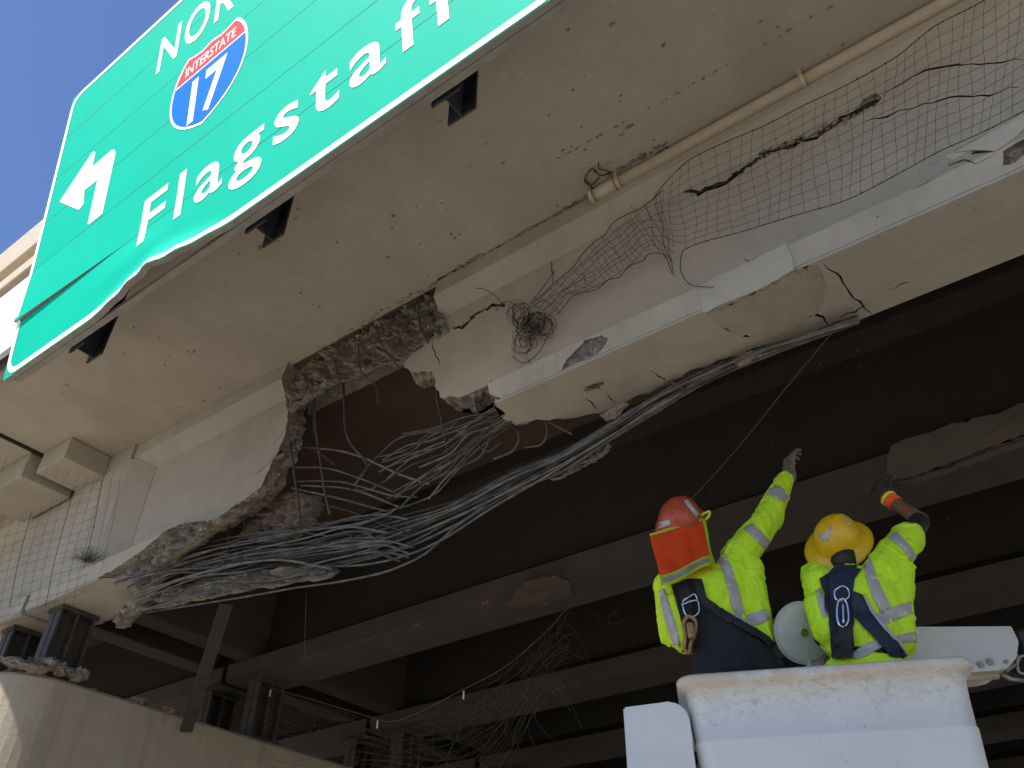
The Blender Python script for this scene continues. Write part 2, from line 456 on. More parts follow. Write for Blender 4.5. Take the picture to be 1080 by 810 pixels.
# ------------------------------------------------------------------ overpass
ZS = 6.56      # deck soffit
ZB = 4.90      # girder soffit
YF, YW = 3.42, 3.62
XJ = -8.40
XE = 15.0
bridge = thing('highway_overpass', 'beige concrete highway overpass with a smashed edge girder, seen from below', 'overpass', (0, 3.4, 0))

# deck: outer overhang painted, underside between girders stained
bm = bmesh.new()
def deckbox(x0, x1, y0, y1, z0, z1, mi): box(bm, ((x0 + x1) / 2, (y0 + y1) / 2, (z0 + z1) / 2), (x1 - x0, y1 - y0, z1 - z0), None, mi)
deckbox(XJ, XE, 2.0, 3.55, ZS, ZS + .26, 0)
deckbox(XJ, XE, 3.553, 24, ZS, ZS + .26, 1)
deckbox(-32, XJ - .05, 2.0, 3.55, ZS, ZS + .26, 0)
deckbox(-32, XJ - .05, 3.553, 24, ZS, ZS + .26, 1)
deckbox(XJ, XE, 2.0, 2.055, ZS - .035, ZS - .002, 0)      # drip lip
deckbox(-32, XJ - .05, 2.0, 2.055, ZS - .035, ZS - .002, 0)
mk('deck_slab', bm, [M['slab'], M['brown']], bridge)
bm = bmesh.new()
prof = [(2.0, ZS + .262), (2.0, ZS + .95), (2.35, ZS + .95), (2.45, ZS + .262)]
for x0, x1 in ((-32, XJ - .05), (XJ, XE)):
    a = [bm.verts.new((x0, y, z)) for y, z in prof]; b = [bm.verts.new((x1, y, z)) for y, z in prof]
    for i in range(4): bm.faces.new((a[i], a[(i + 1) % 4], b[(i + 1) % 4], b[i]))
    bm.faces.new(a); bm.faces.new(b[::-1])
mk('parapet', bm, M['beige'], bridge)
# haunches of the overhang over the pier
bm = bmesh.new()
box(bm, (-8.115, 3.235, ZS - .131), (.53, .47, .256), None, 0, .012)
mk('haunch', bm, M['slab'], bridge)
bm = bmesh.new()
box(bm, (-8.95, 3.19, ZS - .151), (.94, .56, .296), None, 0, .012)
mk('haunch', bm, M['slab'], bridge)

# ---- girder sections (generic I profile, y relative to flange face, z)
def iprof(y0):
    return [(y0, ZB), (y0 + .6, ZB), (y0 + .6, ZB + .2), (y0 + .4, ZB + .34), (y0 + .4, ZS - .33), (y0 + .52, ZS - .17), (y0 + .52, ZS - .003),
            (y0 + .08, ZS - .003), (y0 + .08, ZS - .17), (y0 + .2, ZS - .33), (y0 + .2, ZB + .34), (y0, ZB + .2)]
def igirder(x0, x1, y0, mats, parent=bridge, seed=0):
    bm = bmesh.new(); pr = iprof(y0); nseg = max(2, int((x1 - x0) / 1.0)); R = []
    for k in range(nseg + 1):
        x = x0 + (x1 - x0) * k / nseg
        R.append([bm.verts.new((x, y + noise.noise(Vector((x * .7, y, z + seed))) * .004, z + noise.noise(Vector((x * .6, y + 9, z + seed))) * .006)) for y, z in pr])
    for a, b in zip(R, R[1:]):
        for i in range(12):
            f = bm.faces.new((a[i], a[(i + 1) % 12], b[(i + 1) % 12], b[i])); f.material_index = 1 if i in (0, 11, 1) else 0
    bm.faces.new(R[0][::-1]); bm.faces.new(R[-1])
    es = [e for e in bm.edges if abs(e.verts[0].co.x - e.verts[1].co.x) > .01 and min(e.verts[0].co.z, e.verts[1].co.z) < ZB + .02]
    bmesh.ops.bevel(bm, geom=es, offset=.018, segments=2, affect='EDGES')
    return mk('girder', bm, mats, parent)
GY = [5.88 + 2.46 * i for i in range(7)]
inner = []
for i, y in enumerate(GY): inner.append(igirder(XJ + .02, XE, y, [M['soot_shade'], M['soot_shade2']], seed=i))
for i in range(3): igirder(-32, XJ - .07, GY[i], [M['soot_shade'], M['soot_shade2']], seed=20 + i)

# ---- damaged exterior girder
G = bpy.data.objects.new('girder', bpy.data.meshes.new('girder')); 
bm = bmesh.new()
toWeb = lambda u, v, w: Vector((u, YW + w, v))
def W(px): q = onY(px[0], px[1], YW); return (q.x, q.z)
zt = ZS - .33; zb = ZB + .2
# web outline, right part (measured), counter-clockwise in (X,Z)
right_px = [(519, 401), (503, 411), (482, 419), (464, 419), (455, 391), (441, 393), (426, 387), (429, 374), (446, 366)]
top_px = [(455, 356), (470, 351), (464, 330)]
rp = [W(p) for p in right_px] + [W(p) for p in top_px]
topx = rp[-1][0]
web_r = [(XE, zb), ] + [(rp[0][0] + .02, zb)] + rp + [(topx + .05, zt + .02), (XE, zt + .02)]
rough_r = [False] + [True] * (len(rp) + 1) + [False, False]
def C(path, w, dep=.03): return {'poly': crack_poly([W(p) for p in path], w), 'depth': dep + .03, 'cell': .015, 'amp': .0, 'mi': 3}
holes_r = [
    C([(672, 188), (690, 192), (705, 198), (738, 203), (765, 192), (795, 170), (808, 162)], .036, .05),
    C([(800, 163), (820, 158), (845, 148), (862, 143), (880, 130), (905, 118), (925, 105)], .060, .05),
    C([(931, 101), (945, 92), (975, 76), (1000, 68), (1035, 65), (1079, 63)], .016, .04),
    C([(912, 128), (938, 122), (965, 112), (1000, 105), (1035, 100), (1075, 92)], .013, .04),
    C([(478, 347), (488, 345), (500, 333), (520, 322), (532, 322)], .028, .04),
    C([(583, 300), (583, 280), (580, 256)], .010, .02),
    C([(456, 360), (458, 371), (464, 384)], .010, .02),
    {'poly': [W(p) for p in [(912, 103), (924, 98), (930, 104), (918, 112), (905, 113)]], 'depth': .03, 'cell': .015, 'mi': 1},
]
prism(bm, web_r, rough_r, toWeb, .2, holes_r)
# web, left part
left_px = [(305, 424), (303, 440), (300, 460), (291, 480), (280, 502), (275, 515), (263, 524), (250, 532), (236, 542), (225, 550), (200, 551), (178, 557)]
lp = [W(p) for p in left_px]
web_l = [(XJ, zb), (lp[-1][0], zb)] + lp[::-1][1:] + [(lp[0][0] + .02, zt + .02), (XJ, zt + .02)]
rough_l = [False] + [True] * (len(lp)) + [False, False]
rough_l = [False] + [True] * (len(web_l) - 3) + [False, False]
prism(bm, web_l, rough_l, toWeb, .2, [C([(268, 502), (283, 488), (296, 474)], .006), C([(287, 470), (300, 455)], .005)])
# thick end block at the bearing
box(bm, ((XJ - 7.42) / 2, YW - .07, (zb + ZS) / 2 + .0), (-7.42 - XJ, .16, ZS - zb - .006), None, 0)
a = [bm.verts.new((-7.42, YW - .15, z)) for z in (zb, ZS - .2)] + [bm.verts.new((-7.12, YW - .003, z)) for z in (zb, ZS - .2)]
bm.faces.new((a[0], a[2], a[3], a[1]))
# top flange: left intact length, right intact length
def topfl(x0, x1, jag0=False, jag1=False):
    pr = [(YF + .08, ZS - .003), (YF + .08, ZS - .17), (YW + .001, ZS - .33), (YW + .199, ZS - .33), (YF + .52, ZS - .17), (YF + .52, ZS - .003)]
    n = max(3, int((x1 - x0) / .25)); RR = []
    for k in range(n + 1):
        x = x0 + (x1 - x0) * k / n; r = []
        for i, (y, z) in enumerate(pr):
            xx = x
            if (k == 0 and jag0) or (k == n and jag1): xx += noise.noise(Vector((y * 9, z * 9, k))) * .12
            r.append(bm.verts.new((xx, y, z)))
        RR.append(r)
    for p, q in zip(RR, RR[1:]):
        for i in range(6): bm.faces.new((p[i], p[(i + 1) % 6], q[(i + 1) % 6], q[i]))
    bm.faces.new(RR[0][::-1]).material_index = 1 if jag0 else 0; bm.faces.new(RR[-1]).material_index = 1 if jag1 else 0
xl = W((305, 420))[0]; xr = W((468, 322))[0]
topfl(XJ, xl, False, True); topfl(xr, XE, True, False)
# remaining core of the top flange behind the rubble
n0 = len(bm.faces); 
box(bm, ((xl + xr) / 2, YW + .23, ZS - .12), (xr - xl + .3, .28, .22), None, 1)
# bottom flange, right length: soffit outline in (X,Y)
toSof = lambda u, v, w: Vector((u, v, ZB + w))
def Sf(px): q = onZ(px[0], px[1], ZB); return (q.x, q.y)
s_px = [(530, 441), (545, 448), (560, 444), (573, 443), (600, 441), (632, 436), (645, 431), (659, 424), (690, 411), (712, 400), (735, 388), (765, 378), (800, 366), (850, 352), (880, 347)]
sp = [Sf(p) for p in s_px]
xs0 = onY(517, 409, YF).x
sp = [(x, min(y, YF + .6)) for x, y in sp]
sof_r = [(xs0 + .05, YF), (XE, YF), (XE, YF + .6), (sp[-1][0] + .01, YF + .6)] + sp[::-1]
rough_s = [False, False, False] + [True] * (len(sp) + 1)
def CS(path, w, dep=.02): return {'poly': crack_poly([Sf(p) for p in path], w), 'depth': dep, 'cell': .02, 'amp': .0, 'mi': 3}
prism(bm, [(x, y if y > YF + .01 else YF + .176) for x, y in sof_r], rough_s, lambda u, v, w: Vector((u, v, ZB + .026 + w)), .18, [], step=.04, amp=.022)
prism(bm, sof_r, rough_s, toSof, .02, [
    CS([(869, 279), (893, 303), (912, 323), (920, 331)], .012), CS([(828, 292), (850, 322), (876, 344)], .016, .03), CS([(820, 300), (842, 318), (866, 336)], .012, .02),
    CS([(884, 337), (900, 328), (914, 322)], .012), CS([(935, 306), (950, 301), (960, 298)], .006),
    CS([(617, 420), (630, 432)], .014), CS([(686, 391), (695, 397), (702, 402)], .01), CS([(640, 415), (650, 425)], .008)], step=.04, amp=.022)
# near face of that flange with spalls and cracks, set 3 mm proud
toF = lambda u, v, w: Vector((u, YF - .003 + w, v))
def Ff(px): q = onY(px[0], px[1], YF); return (q.x, q.z)
fl_r = [(xs0 + .09, ZB + .022), (XE, ZB + .022), (XE, ZB + .2), (xs0 - .02, ZB + .2), (xs0, ZB + .1)]
def clampz(pl): return [(x, max(ZB + .027, min(ZB + .195, z))) for x, z in pl]
x0 = Ff((596, 395))[0]; x1 = Ff((642, 375))[0]; xm = (x0 + x1) / 2
sp1 = [(x0 - .03, ZB + .028), (x0 + .02, ZB + .10), (x0 + .10, ZB + .15), (xm, ZB + .192), (x1 - .03, ZB + .17), (x1 + .01, ZB + .11), (x1 - .05, ZB + .05), (xm + .04, ZB + .028)]
sp2 = clampz([Ff(p) for p in [(925, 200), (945, 188), (975, 171), (990, 172), (985, 180), (960, 190), (940, 198)]])
sp3 = clampz([Ff(p) for p in [(1058, 160), (1080, 147), (1085, 160), (1070, 172), (1058, 175)]])
prism(bm, fl_r, [False, False, False, True, True], toF, .18, [
    {'poly': sp1, 'depth': .03, 'cell': .012, 'amp': .008, 'mi': 4}, {'poly': sp2, 'depth': .03, 'cell': .012, 'amp': .006, 'mi': 4}, {'poly': sp3, 'depth': .04, 'cell': .012, 'amp': .005, 'mi': 4},
    {'poly': crack_poly([Ff((1000, 174)), Ff((1018, 166)), Ff((1030, 171)), Ff((1050, 163))], .008), 'depth': .02, 'amp': .001},
    {'poly': crack_poly([Ff((785, 273)), Ff((800, 276)), Ff((826, 287))], .006), 'depth': .02, 'amp': .001}], face_mi=2, step=.03, amp=.012, side=.012)
# sloping shoulder between flange and web
def shoulder(x0, x1, f0, f1):
    p = [(YF, ZB + .2), (YW, ZB + .2), (YW, ZB + .34)]
    a = [bm.verts.new((x0, y, z)) for y, z in p]; b = [bm.verts.new((x1, y, z)) for y, z in p]
    for i in range(3): bm.faces.new((a[i], a[(i + 1) % 3], b[(i + 1) % 3], b[i]))
    bm.faces.new(a[::-1]).material_index = 1; bm.faces.new(b).material_index = 1
shoulder(xs0 + .05, XE, 1, 0)
# bottom flange, left length
xle = Ff((172, 560))[0]
l_px = [(107, 613), (143, 606), (150, 622), (143, 632), (131, 641), (128, 655), (117, 664)]
ls = [Sf(p) for p in l_px]; ls = [(x, max(YF + .02, min(YF + .6, y))) for x, y in ls]
sof_l = [(XJ + .02, YF + .6), (XJ + .02, YF + .04), (XJ + .06, YF)] + [(ls[0][0], YF)] + ls[1:]
prism(bm, [(x, max(y, YF + .176)) for x, y in sof_l[:1]] + [(XJ + .02, YF + .176)] + [(x, max(y, YF + .176)) for x, y in sof_l[3:]], [False, False] + [True] * (len(ls) - 1) + [False], lambda u, v, w: Vector((u, v, ZB + .026 + w)), .18, [], step=.04, amp=.02)
prism(bm, sof_l, [False, False, False] + [True] * (len(ls) - 1) + [False], toSof, .02, [], step=.04, amp=.02)
fp = [Ff(p) for p in [(107, 613), (118, 604), (130, 594), (146, 584), (160, 572), (172, 560)]]
fl_l = [(XJ + .03, ZB + .022), (fp[0][0], ZB + .022)] + clampz(fp)[1:-1] + [(fp[-1][0], ZB + .2), (XJ + .03, ZB + .2)]
prism(bm, fl_l, [False] + [True] * (len(fp) - 1) + [False, False], toF, .18, [], face_mi=2, step=.03, amp=.012, side=.012)
shoulder(XJ + .03, fp[-1][0], 0, 1)
bmesh.ops.recalc_face_normals(bm, faces=bm.faces)
me = G.data; bm.to_mesh(me); bm.free()
for m in (M['beige'], M['broken'], M['flange'], M['dark'], M['brokenl']): me.materials.append(m)
COL.objects.link(G); adopt(G, bridge); G['label'] = 'smashed edge girder with a torn web and hanging steel strands'
# edge girder of the next span
g2 = igirder(-32, XJ - .06, YF, [M['beige'], M['flange']], seed=40)
bm = bmesh.new(); box(bm, ((XJ - .06 - 9.3) / 2, YW - .055, (ZB + .2 + ZS) / 2), (9.3 - .06 + XJ, .13, ZS - ZB - .21)); mk('end_block', bm, M['beige'], g2)
bm = bmesh.new(); box(bm, (XJ - .03, YW + .12, (ZB + ZS) / 2 + .1), (.05, .30, ZS - ZB - .25)); mk('joint_filler', bm, M['dark'], g2)
bm = bmesh.new(); box(bm, (XJ - .025, 2.8, ZS + .03), (.044, 1.4, .1)); mk('joint_filler', bm, M['dark'], g2)

# craggy broken faces of the girder
yf = lambda a, b=0, c=0: (lambda x, y: a + b * (x - 300) / 100 + c * (y - 400) / 100)
bm = bmesh.new()
slabrock(bm, [(299, 414), (318, 389), (345, 366), (372, 348), (400, 333), (425, 318), (447, 305), (470, 293), (492, 281), (484, 292), (472, 304), (462, 316), (468, 335), (472, 350), (460, 356), (446, 362), (434, 370), (428, 378), (415, 382), (400, 384), (385, 390), (365, 400), (345, 404), (330, 415), (312, 424), (304, 432)], yf(3.60), .12, .05, seed=3)
mk('broken_concrete', bm, M['broken'], G)
bm = bmesh.new()
slabrock(bm, [(178, 558), (200, 551), (225, 549), (238, 541), (252, 531), (265, 523), (278, 510), (272, 520), (257, 532), (244, 543), (230, 553), (216, 562), (205, 570), (186, 582), (170, 596), (160, 612), (148, 628), (140, 642), (130, 652), (122, 662), (119, 655), (128, 640), (142, 630), (149, 620), (143, 610), (122, 614), (107, 612), (118, 603), (130, 595), (150, 583), (165, 568)], lambda x, y: 3.52 + max(0, (y - 600)) * .004 , .14, .045, seed=5)
mk('broken_concrete', bm, M['broken'], G)
bm = bmesh.new()
slabrock(bm, [(152, 640), (160, 628), (185, 620), (215, 612), (250, 606), (290, 600), (320, 594), (342, 597), (348, 603), (338, 609), (318, 611), (300, 616), (270, 619), (235, 626), (205, 632), (175, 639)], lambda x, y: 3.82, .12, .05, seed=8)
mk('broken_concrete', bm, M['broken'], G)
bm = bmesh.new()
slabrock(bm, [(262, 552), (276, 540), (290, 527), (303, 519), (318, 520), (328, 524), (329, 538), (322, 545), (318, 556), (305, 566), (285, 572), (268, 571), (255, 562)], yf(3.9), .14, .05, seed=11)
mk('broken_concrete', bm, M['brokenl'], G)
bm = bmesh.new()
slabrock(bm, [(571, 500), (585, 490), (605, 482), (625, 474), (641, 467), (637, 475), (622, 487), (606, 496), (590, 503), (580, 505)], yf(3.97), .08, .02, seed=13)
mk('broken_concrete', bm, M['brokenl'], G)
bm = bmesh.new()
slabrock(bm, [(632, 437), (645, 430), (655, 424), (662, 426), (650, 436), (638, 443)], yf(3.72), .05, .015, seed=15)
mk('broken_concrete', bm, M['brokenl'], G); bm = bmesh.new()
slabrock(bm, [(772, 380), (785, 372), (800, 367), (804, 371), (790, 378), (778, 384)], yf(3.85), .05, .015, seed=16)
mk('broken_concrete', bm, M['brokenl'], G)
# rubble crest along the deck joint and under the pipe
bm = bmesh.new()
def crumbs(path, n, r0, r1, Y, spread):
    P = [Vector((a, b, 0)) for a, b in path]
    for k in range(n):
        t = rnd() * (len(P) - 1); i = int(t); p = P[i].lerp(P[min(i + 1, len(P) - 1)], t - i)
        q = onZ(p.x + ru(-spread, spread), p.y + ru(-spread, spread), ZS - .004)
        r = ru(r0, r1); rock(bm, q, Vector((r * 1.6, 0, 0)), Vector((0, r, 0)), Vector((0, 0, r * .7)), ru(0, 50), 2, .5)
crumbs([(470, 296), (500, 276), (540, 253), (580, 230), (622, 206)], 260, .004, .015, 3.5, 1.3)
crumbs([(470, 294), (490, 281), (510, 269)], 70, .006, .020, 3.5, 2.5)
crumbs([(640, 186), (672, 168), (700, 152)], 40, .004, .015, 3.5, 2.0)
crumbs([(575, 175), (640, 139), (700, 106), (760, 72), (885, 2)], 60, .002, .007, 3.0, .8)
for k in range(110):
    q = Vector((ru(-7.5, 1.5), ru(2.3, 3.45), ZS - .002)); r = ru(.003, .010) * (1 if rnd() < .9 else 2); rock(bm, q, Vector((r * ru(1, 2.5), 0, 0)), Vector((0, r, 0)), Vector((0, 0, r * .5)), k, 1, .5)
crumbs([(302, 405), (340, 371), (400, 330), (460, 298)], 60, .004, .012, 3.5, 2)
mk('crumbs', bm, M['broken'], G)['kind'] = 'stuff'
bm = bmesh.new()
def webcrumbs(path, n, r0, r1, sp):
    for k in range(n):
        p = poly_at2(path, rnd()); q = onY(p[0] + random.gauss(0, sp), p[1] + random.gauss(0, sp), YW - .001); r = ru(r0, r1)
        rock(bm, q, Vector((r * ru(1, 2.2), 0, 0)), Vector((0, r * .6, 0)), Vector((0, 0, r)), ru(0, 90), 2, .6)
def poly_at2(P, t):
    f = t * (len(P) - 1); i = min(int(f), len(P) - 2); f -= i; return (P[i][0] + (P[i + 1][0] - P[i][0]) * f, P[i][1] + (P[i + 1][1] - P[i][1]) * f)
webcrumbs([(800, 163), (820, 156), (845, 146), (862, 141), (880, 128), (905, 117)], 60, .004, .014, 2.6)
webcrumbs([(478, 347), (500, 333), (532, 322)], 12, .003, .009, 1.8)
mk('crumbs', bm, M['broken'], G)['kind'] = 'stuff'
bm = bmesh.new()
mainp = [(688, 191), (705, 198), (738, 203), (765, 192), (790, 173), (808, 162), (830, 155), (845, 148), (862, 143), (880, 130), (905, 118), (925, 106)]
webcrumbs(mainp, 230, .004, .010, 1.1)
webcrumbs([(478, 347), (488, 345), (500, 333), (520, 322), (532, 322)], 60, .003, .008, .9)
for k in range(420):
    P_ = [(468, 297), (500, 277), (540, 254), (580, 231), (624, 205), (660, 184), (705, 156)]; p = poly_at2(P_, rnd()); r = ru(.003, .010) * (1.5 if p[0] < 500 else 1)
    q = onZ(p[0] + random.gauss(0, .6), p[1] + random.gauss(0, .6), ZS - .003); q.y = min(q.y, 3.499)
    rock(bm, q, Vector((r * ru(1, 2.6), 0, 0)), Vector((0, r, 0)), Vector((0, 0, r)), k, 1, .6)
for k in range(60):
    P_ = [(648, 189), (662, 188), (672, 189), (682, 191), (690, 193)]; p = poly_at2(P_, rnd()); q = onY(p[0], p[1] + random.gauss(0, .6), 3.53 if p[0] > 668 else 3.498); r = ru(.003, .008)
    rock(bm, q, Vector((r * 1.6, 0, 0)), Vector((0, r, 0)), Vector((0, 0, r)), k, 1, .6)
mk('crack_gap_crumbs', bm, simple('dark_gap_crumbs', (.035, .029, .024), .95, 0, .5, 60), G)['kind'] = 'stuff'  # near-black crumbs laid along the cracks to imitate their shaded gap
# repair mortar on the flange face
def thinplate(name, pts3, nrm, th, mat, parent):
    bm = bmesh.new(); a = [bm.verts.new(p) for p in pts3]; b = [bm.verts.new(p + nrm * th) for p in pts3]; n = len(a)
    bm.faces.new(a); bm.faces.new(b[::-1])
    for i in range(n): bm.faces.new((a[i], a[(i + 1) % n], b[(i + 1) % n], b[i]))
    bmesh.ops.triangulate(bm, faces=[f for f in bm.faces if len(f.verts) > 4])
    return mk(name, bm, mat, parent)
def rplate(px, fn, nrm, th, mat, name, parent, amp=.8, step=6):
    o, _ = densify(px, step, amp); return thinplate(name, [fn(p.x, p.y) for p in o], nrm, th, mat, parent)
rplate([(738, 303), (755, 293), (790, 277), (829, 257), (836, 272), (838, 285), (800, 306), (770, 318), (742, 331), (739, 318)], lambda x, y: onY(x, y, YF - .004), Vector((0, -1, 0)), .006, M['patch'], 'repair_patch', G)
rplate([(744, 332), (775, 319), (810, 303), (832, 292), (862, 280), (870, 300), (862, 330), (830, 350), (800, 357), (770, 350)], lambda x, y: onZ(x, y, ZB - .002), Vector((0, 0, -1)), .003, painted('rubbed_soffit', (.40, .345, .265), .4, .8, streak=.3), 'rubbed_patch', G, 4, 4)
rplate([(996, 166), (1030, 148), (1079, 121), (1085, 134), (1062, 152), (1050, 160), (1030, 158), (1018, 162), (1005, 170)], lambda x, y: onY(x, y, YF - .004), Vector((0, -1, 0)), .006, M['patch'], 'repair_patch', G)
# bare and light patches on the second girder
rplate([(936, 484), (940, 470), (960, 462), (1000, 449), (1040, 438), (1079, 426), (1120, 412), (1120, 446), (1079, 459), (1040, 473), (1000, 489), (970, 500), (950, 506), (934, 500)], lambda x, y: onY(x, y, GY[0] - .002), Vector((0, -1, 0)), .004, M['bare'], 'bare_patch', inner[0], 3, 5)
rplate([(946, 508), (985, 497), (1030, 481), (1079, 464), (1120, 450), (1120, 456), (1079, 471), (1030, 487), (990, 503), (955, 511)], lambda x, y: onZ(x, y, ZB - .007), Vector((0, 0, -1)), .004, M['bare'], 'bare_patch', inner[0], 2)
rplate([(532, 640), (545, 622), (560, 612), (585, 606), (600, 612), (604, 626), (580, 637), (555, 640)], lambda x, y: onZ(x, y, ZB - .007), Vector((0, 0, -1)), .004, simple('scuffed', (.105, .085, .065), .9, 0, .4), 'bare_patch', inner[0], 2)

for gi, px0, px1, n in ((0, (330, 703), (640, 615), 120), (1, (520, 748), (720, 700), 70), (0, (936, 508), (1079, 464), 60)):
    bm = bmesh.new()
    for k in range(n):
        t = rnd(); q = onZ(px0[0] + (px1[0] - px0[0]) * t, px0[1] + (px1[1] - px0[1]) * t, ZB); q.y = GY[gi] + abs(random.gauss(0, .02)); q.z = ZB + (abs(random.gauss(0, .012)) if rnd() < .5 else 0)
        if noise.noise(Vector((q.x * 2.2, gi, 0))) < -.05: continue
        r = ru(.003, .011); rock(bm, q, Vector((r * 2.2, 0, 0)), Vector((0, r * .7, 0)), Vector((0, 0, r * .7)), k, 1, .6)
    mk('chipped_edge', bm, simple('pale_chipped_edge', (.26, .22, .17), .95, 0, .6, 40), inner[gi])['kind'] = 'stuff'
# strands --------------------------------------------------------------
def strandtube(pts, r, mat, name, parent, n=6, tw=0, jit=.0):
    if mat == M['strand']: mat = random.choice([M['strand'], M['strand'], M['strand_b'], M['strand_c']]); r *= ru(.9, 1.45)
    bm = bmesh.new(); c = catmull([Vector(p) for p in pts], 6 if rnd() < .6 else 2)
    s = ru(0, 99)
    c = [p + Vector((noise.noise(Vector((i * .13, s, 0))), noise.noise(Vector((i * .13, s, 5))), noise.noise(Vector((i * .13, s, 9))))) * jit for i, p in enumerate(c)]
    tube(bm, c, r, n, 0, tw); return mk(name, bm, mat, parent)
def blend(A, B, t, jx, jy, Y):
    return [onY(a[0] * (1 - t) + b[0] * t + ru(-jx, jx), a[1] * (1 - t) + b[1] * t + ru(-jy, jy), Y) for a, b in zip(A, B)]
lowA = [(905, 336), (800, 368), (740, 394), (690, 420), (640, 449), (590, 476), (540, 500), (480, 530), (420, 548), (340, 570), (260, 577), (165, 606)]
lowB = [(905, 340), (800, 378), (740, 403), (690, 432), (640, 466), (590, 498), (540, 520), (480, 550), (420, 578), (340, 600), (260, 612), (160, 622)]
for k in range(15):
    t = k / 14; cut = random.choice([12, 12, 11, 12]); p = blend(lowA, lowB, t, 3, 2.4, ru(3.84, 3.98))[:cut]
    strandtube(p, .0085, M['strand'], 'strand', G, tw=.5, jit=.005)
strandtube([onY(x, y, 3.9) for x, y in [(760, 390), (700, 420), (640, 455), (580, 488), (540, 510), (505, 538), (480, 556), (450, 583), (425, 596), (400, 605), (355, 614), (310, 620), (255, 630), (140, 648)]], .0085, M['strand'], 'strand', G, tw=.5)
strandtube([onY(x, y, 3.88) for x, y in [(740, 402), (640, 462), (580, 500), (520, 535), (470, 567), (430, 585), (380, 596), (300, 600), (200, 622)]], .0085, M['strand'], 'strand', G, tw=.5)
# middle bundle out of the left stump, ends splayed
midA = [(150, 602), (200, 582), (260, 560), (320, 551), (370, 540), (405, 530), (432, 520)]
midB = [(150, 620), (200, 605), (260, 597), (320, 588), (370, 580), (405, 584), (430, 587)]
for k in range(16):
    t = rnd(); n = random.choice([5, 6, 7, 7]); p = blend(midA, midB, t, 5, 5, ru(3.62, 3.95))[:n]
    p[-1] = p[-1] + Vector((ru(-.1, .1), ru(-.05, .05), ru(-.07, .07)))
    strandtube(p, .0068, M['strand'], 'strand', G, tw=.5, jit=.012)
# upper bundle out of the right stump, bending and fanning down-left
upA = [(620, 392), (560, 408), (520, 430), (490, 440), (455, 452), (425, 462), (397, 478)]
upB = [(640, 410), (570, 428), (530, 450), (505, 478), (480, 505), (455, 525), (420, 540)]
for k in range(20):
    t = rnd() ** 1.1; n = random.choice([6, 7, 7, 7]); p = blend(upA, upB, t, 5, 6, ru(3.62, 3.92))[:n]
    strandtube(p, .0064, M['strand'], 'strand', G, tw=.5, jit=.015)
for q in ([(600, 395), (560, 415), (525, 450), (497, 455), (450, 456), (425, 460), (405, 475), (388, 492), (378, 505), (377, 517), (392, 516), (398, 511)],
          [(590, 400), (540, 430), (500, 446), (452, 455), (420, 463), (398, 482), (385, 498), (373, 512)],
          [(312, 472), (350, 474), (382, 482), (420, 500), (452, 510)],
          [(310, 493), (345, 494), (380, 505), (418, 520)],
          [(314, 508), (360, 508), (410, 522), (440, 524)],
          [(318, 512), (370, 516), (420, 534)],
          [(308, 515), (350, 524), (380, 532), (410, 540)],
          [(330, 530), (370, 540), (410, 556), (430, 562)],
          [(355, 555), (382, 572), (405, 585), (421, 592)],
          [(300, 605), (350, 590), (395, 582), (425, 586), (430, 588)],
          [(280, 590), (340, 584), (400, 575), (430, 583)],
          [(320, 470), (340, 480), (352, 490)],
          [(140, 622), (190, 612), (250, 603), (300, 610), (330, 600)],
          [(220, 572), (250, 566), (300, 560), (350, 565), (385, 560)]):
    strandtube([onY(x, y, ru(3.68, 3.9)) for x, y in q], .0075, M['strand'], 'strand', G, tw=.5, jit=.004)
for k in range(13):
    t = rnd(); x0, y0 = 112 + 45 * t + ru(-6, 6), 612 + 34 * t + ru(-10, 4); L = ru(70, 210)
    strandtube([onY(x0, y0, 3.46 + .05 * t), onY(x0 + L * .35, y0 - 14 - 10 * t + ru(-5, 5), 3.50 + .06 * t), onY(x0 + L * .7, y0 - 24 - 8 * t + ru(-7, 7), ru(3.6, 3.8)), onY(x0 + L, y0 - 34 + ru(-12, 12), ru(3.65, 3.9))], .0068, M['strand'], 'strand', G, tw=.5, jit=.01)
# stirrup bars
def bar(px, Y, r=.009, n='rebar'): strandtube([onY(x, y, Y) for x, y in px], r, M['rebar'], n, G)
bar([(306, 428), (306, 460), (309, 490), (314, 525), (317, 552)], 3.70, .010)
bar([(332, 415), (333, 450), (337, 480), (342, 515), (348, 543)], 3.70, .010)
bar([(331, 418), (330, 440), (331, 456)], 3.76, .007)
bar([(361, 390), (363, 420), (364, 450), (370, 468), (382, 482), (388, 492)], 3.70, .010)
bar([(459, 392), (461, 420), (466, 445), (471, 470), (475, 488)], 3.72, .010)
bar([(501, 408), (502, 425), (504, 438)], 3.76, .008)
bar([(241, 535), (241, 560), (240, 580), (236, 595)], 3.72, .007)
bar([(257, 528), (258, 545), (257, 560)], 3.72, .007)
bar([(503, 430), (505, 462), (508, 472), (516, 476), (528, 467)], 3.78, .008)
bar([(541, 449), (546, 455), (547, 465), (541, 475), (532, 480), (521, 484)], 3.76, .009)
bar([(573, 443), (577, 452), (575, 464), (568, 470), (554, 472)], 3.78, .008)
bar([(575, 444), (588, 450), (603, 458)], 3.80, .008)
bar([(380, 348), (378, 370), (380, 388), (384, 396), (395, 405), (398, 415), (399, 425)], 3.56, .007)
bar([(443, 313), (441, 330), (444, 347), (452, 361)], 3.55, .011)
bar([(397, 343), (400, 358), (408, 372), (421, 387)], 3.55, .008)
bar([(353, 380), (356, 395), (360, 405), (363, 425)], 3.56, .007)
bar([(400, 347), (420, 340), (442, 334), (460, 325)], 3.55, .006)
bar([(330, 390), (352, 380), (375, 366), (395, 352)], 3.55, .006)
bar([(320, 396), (326, 410), (330, 418)], 3.56, .006)
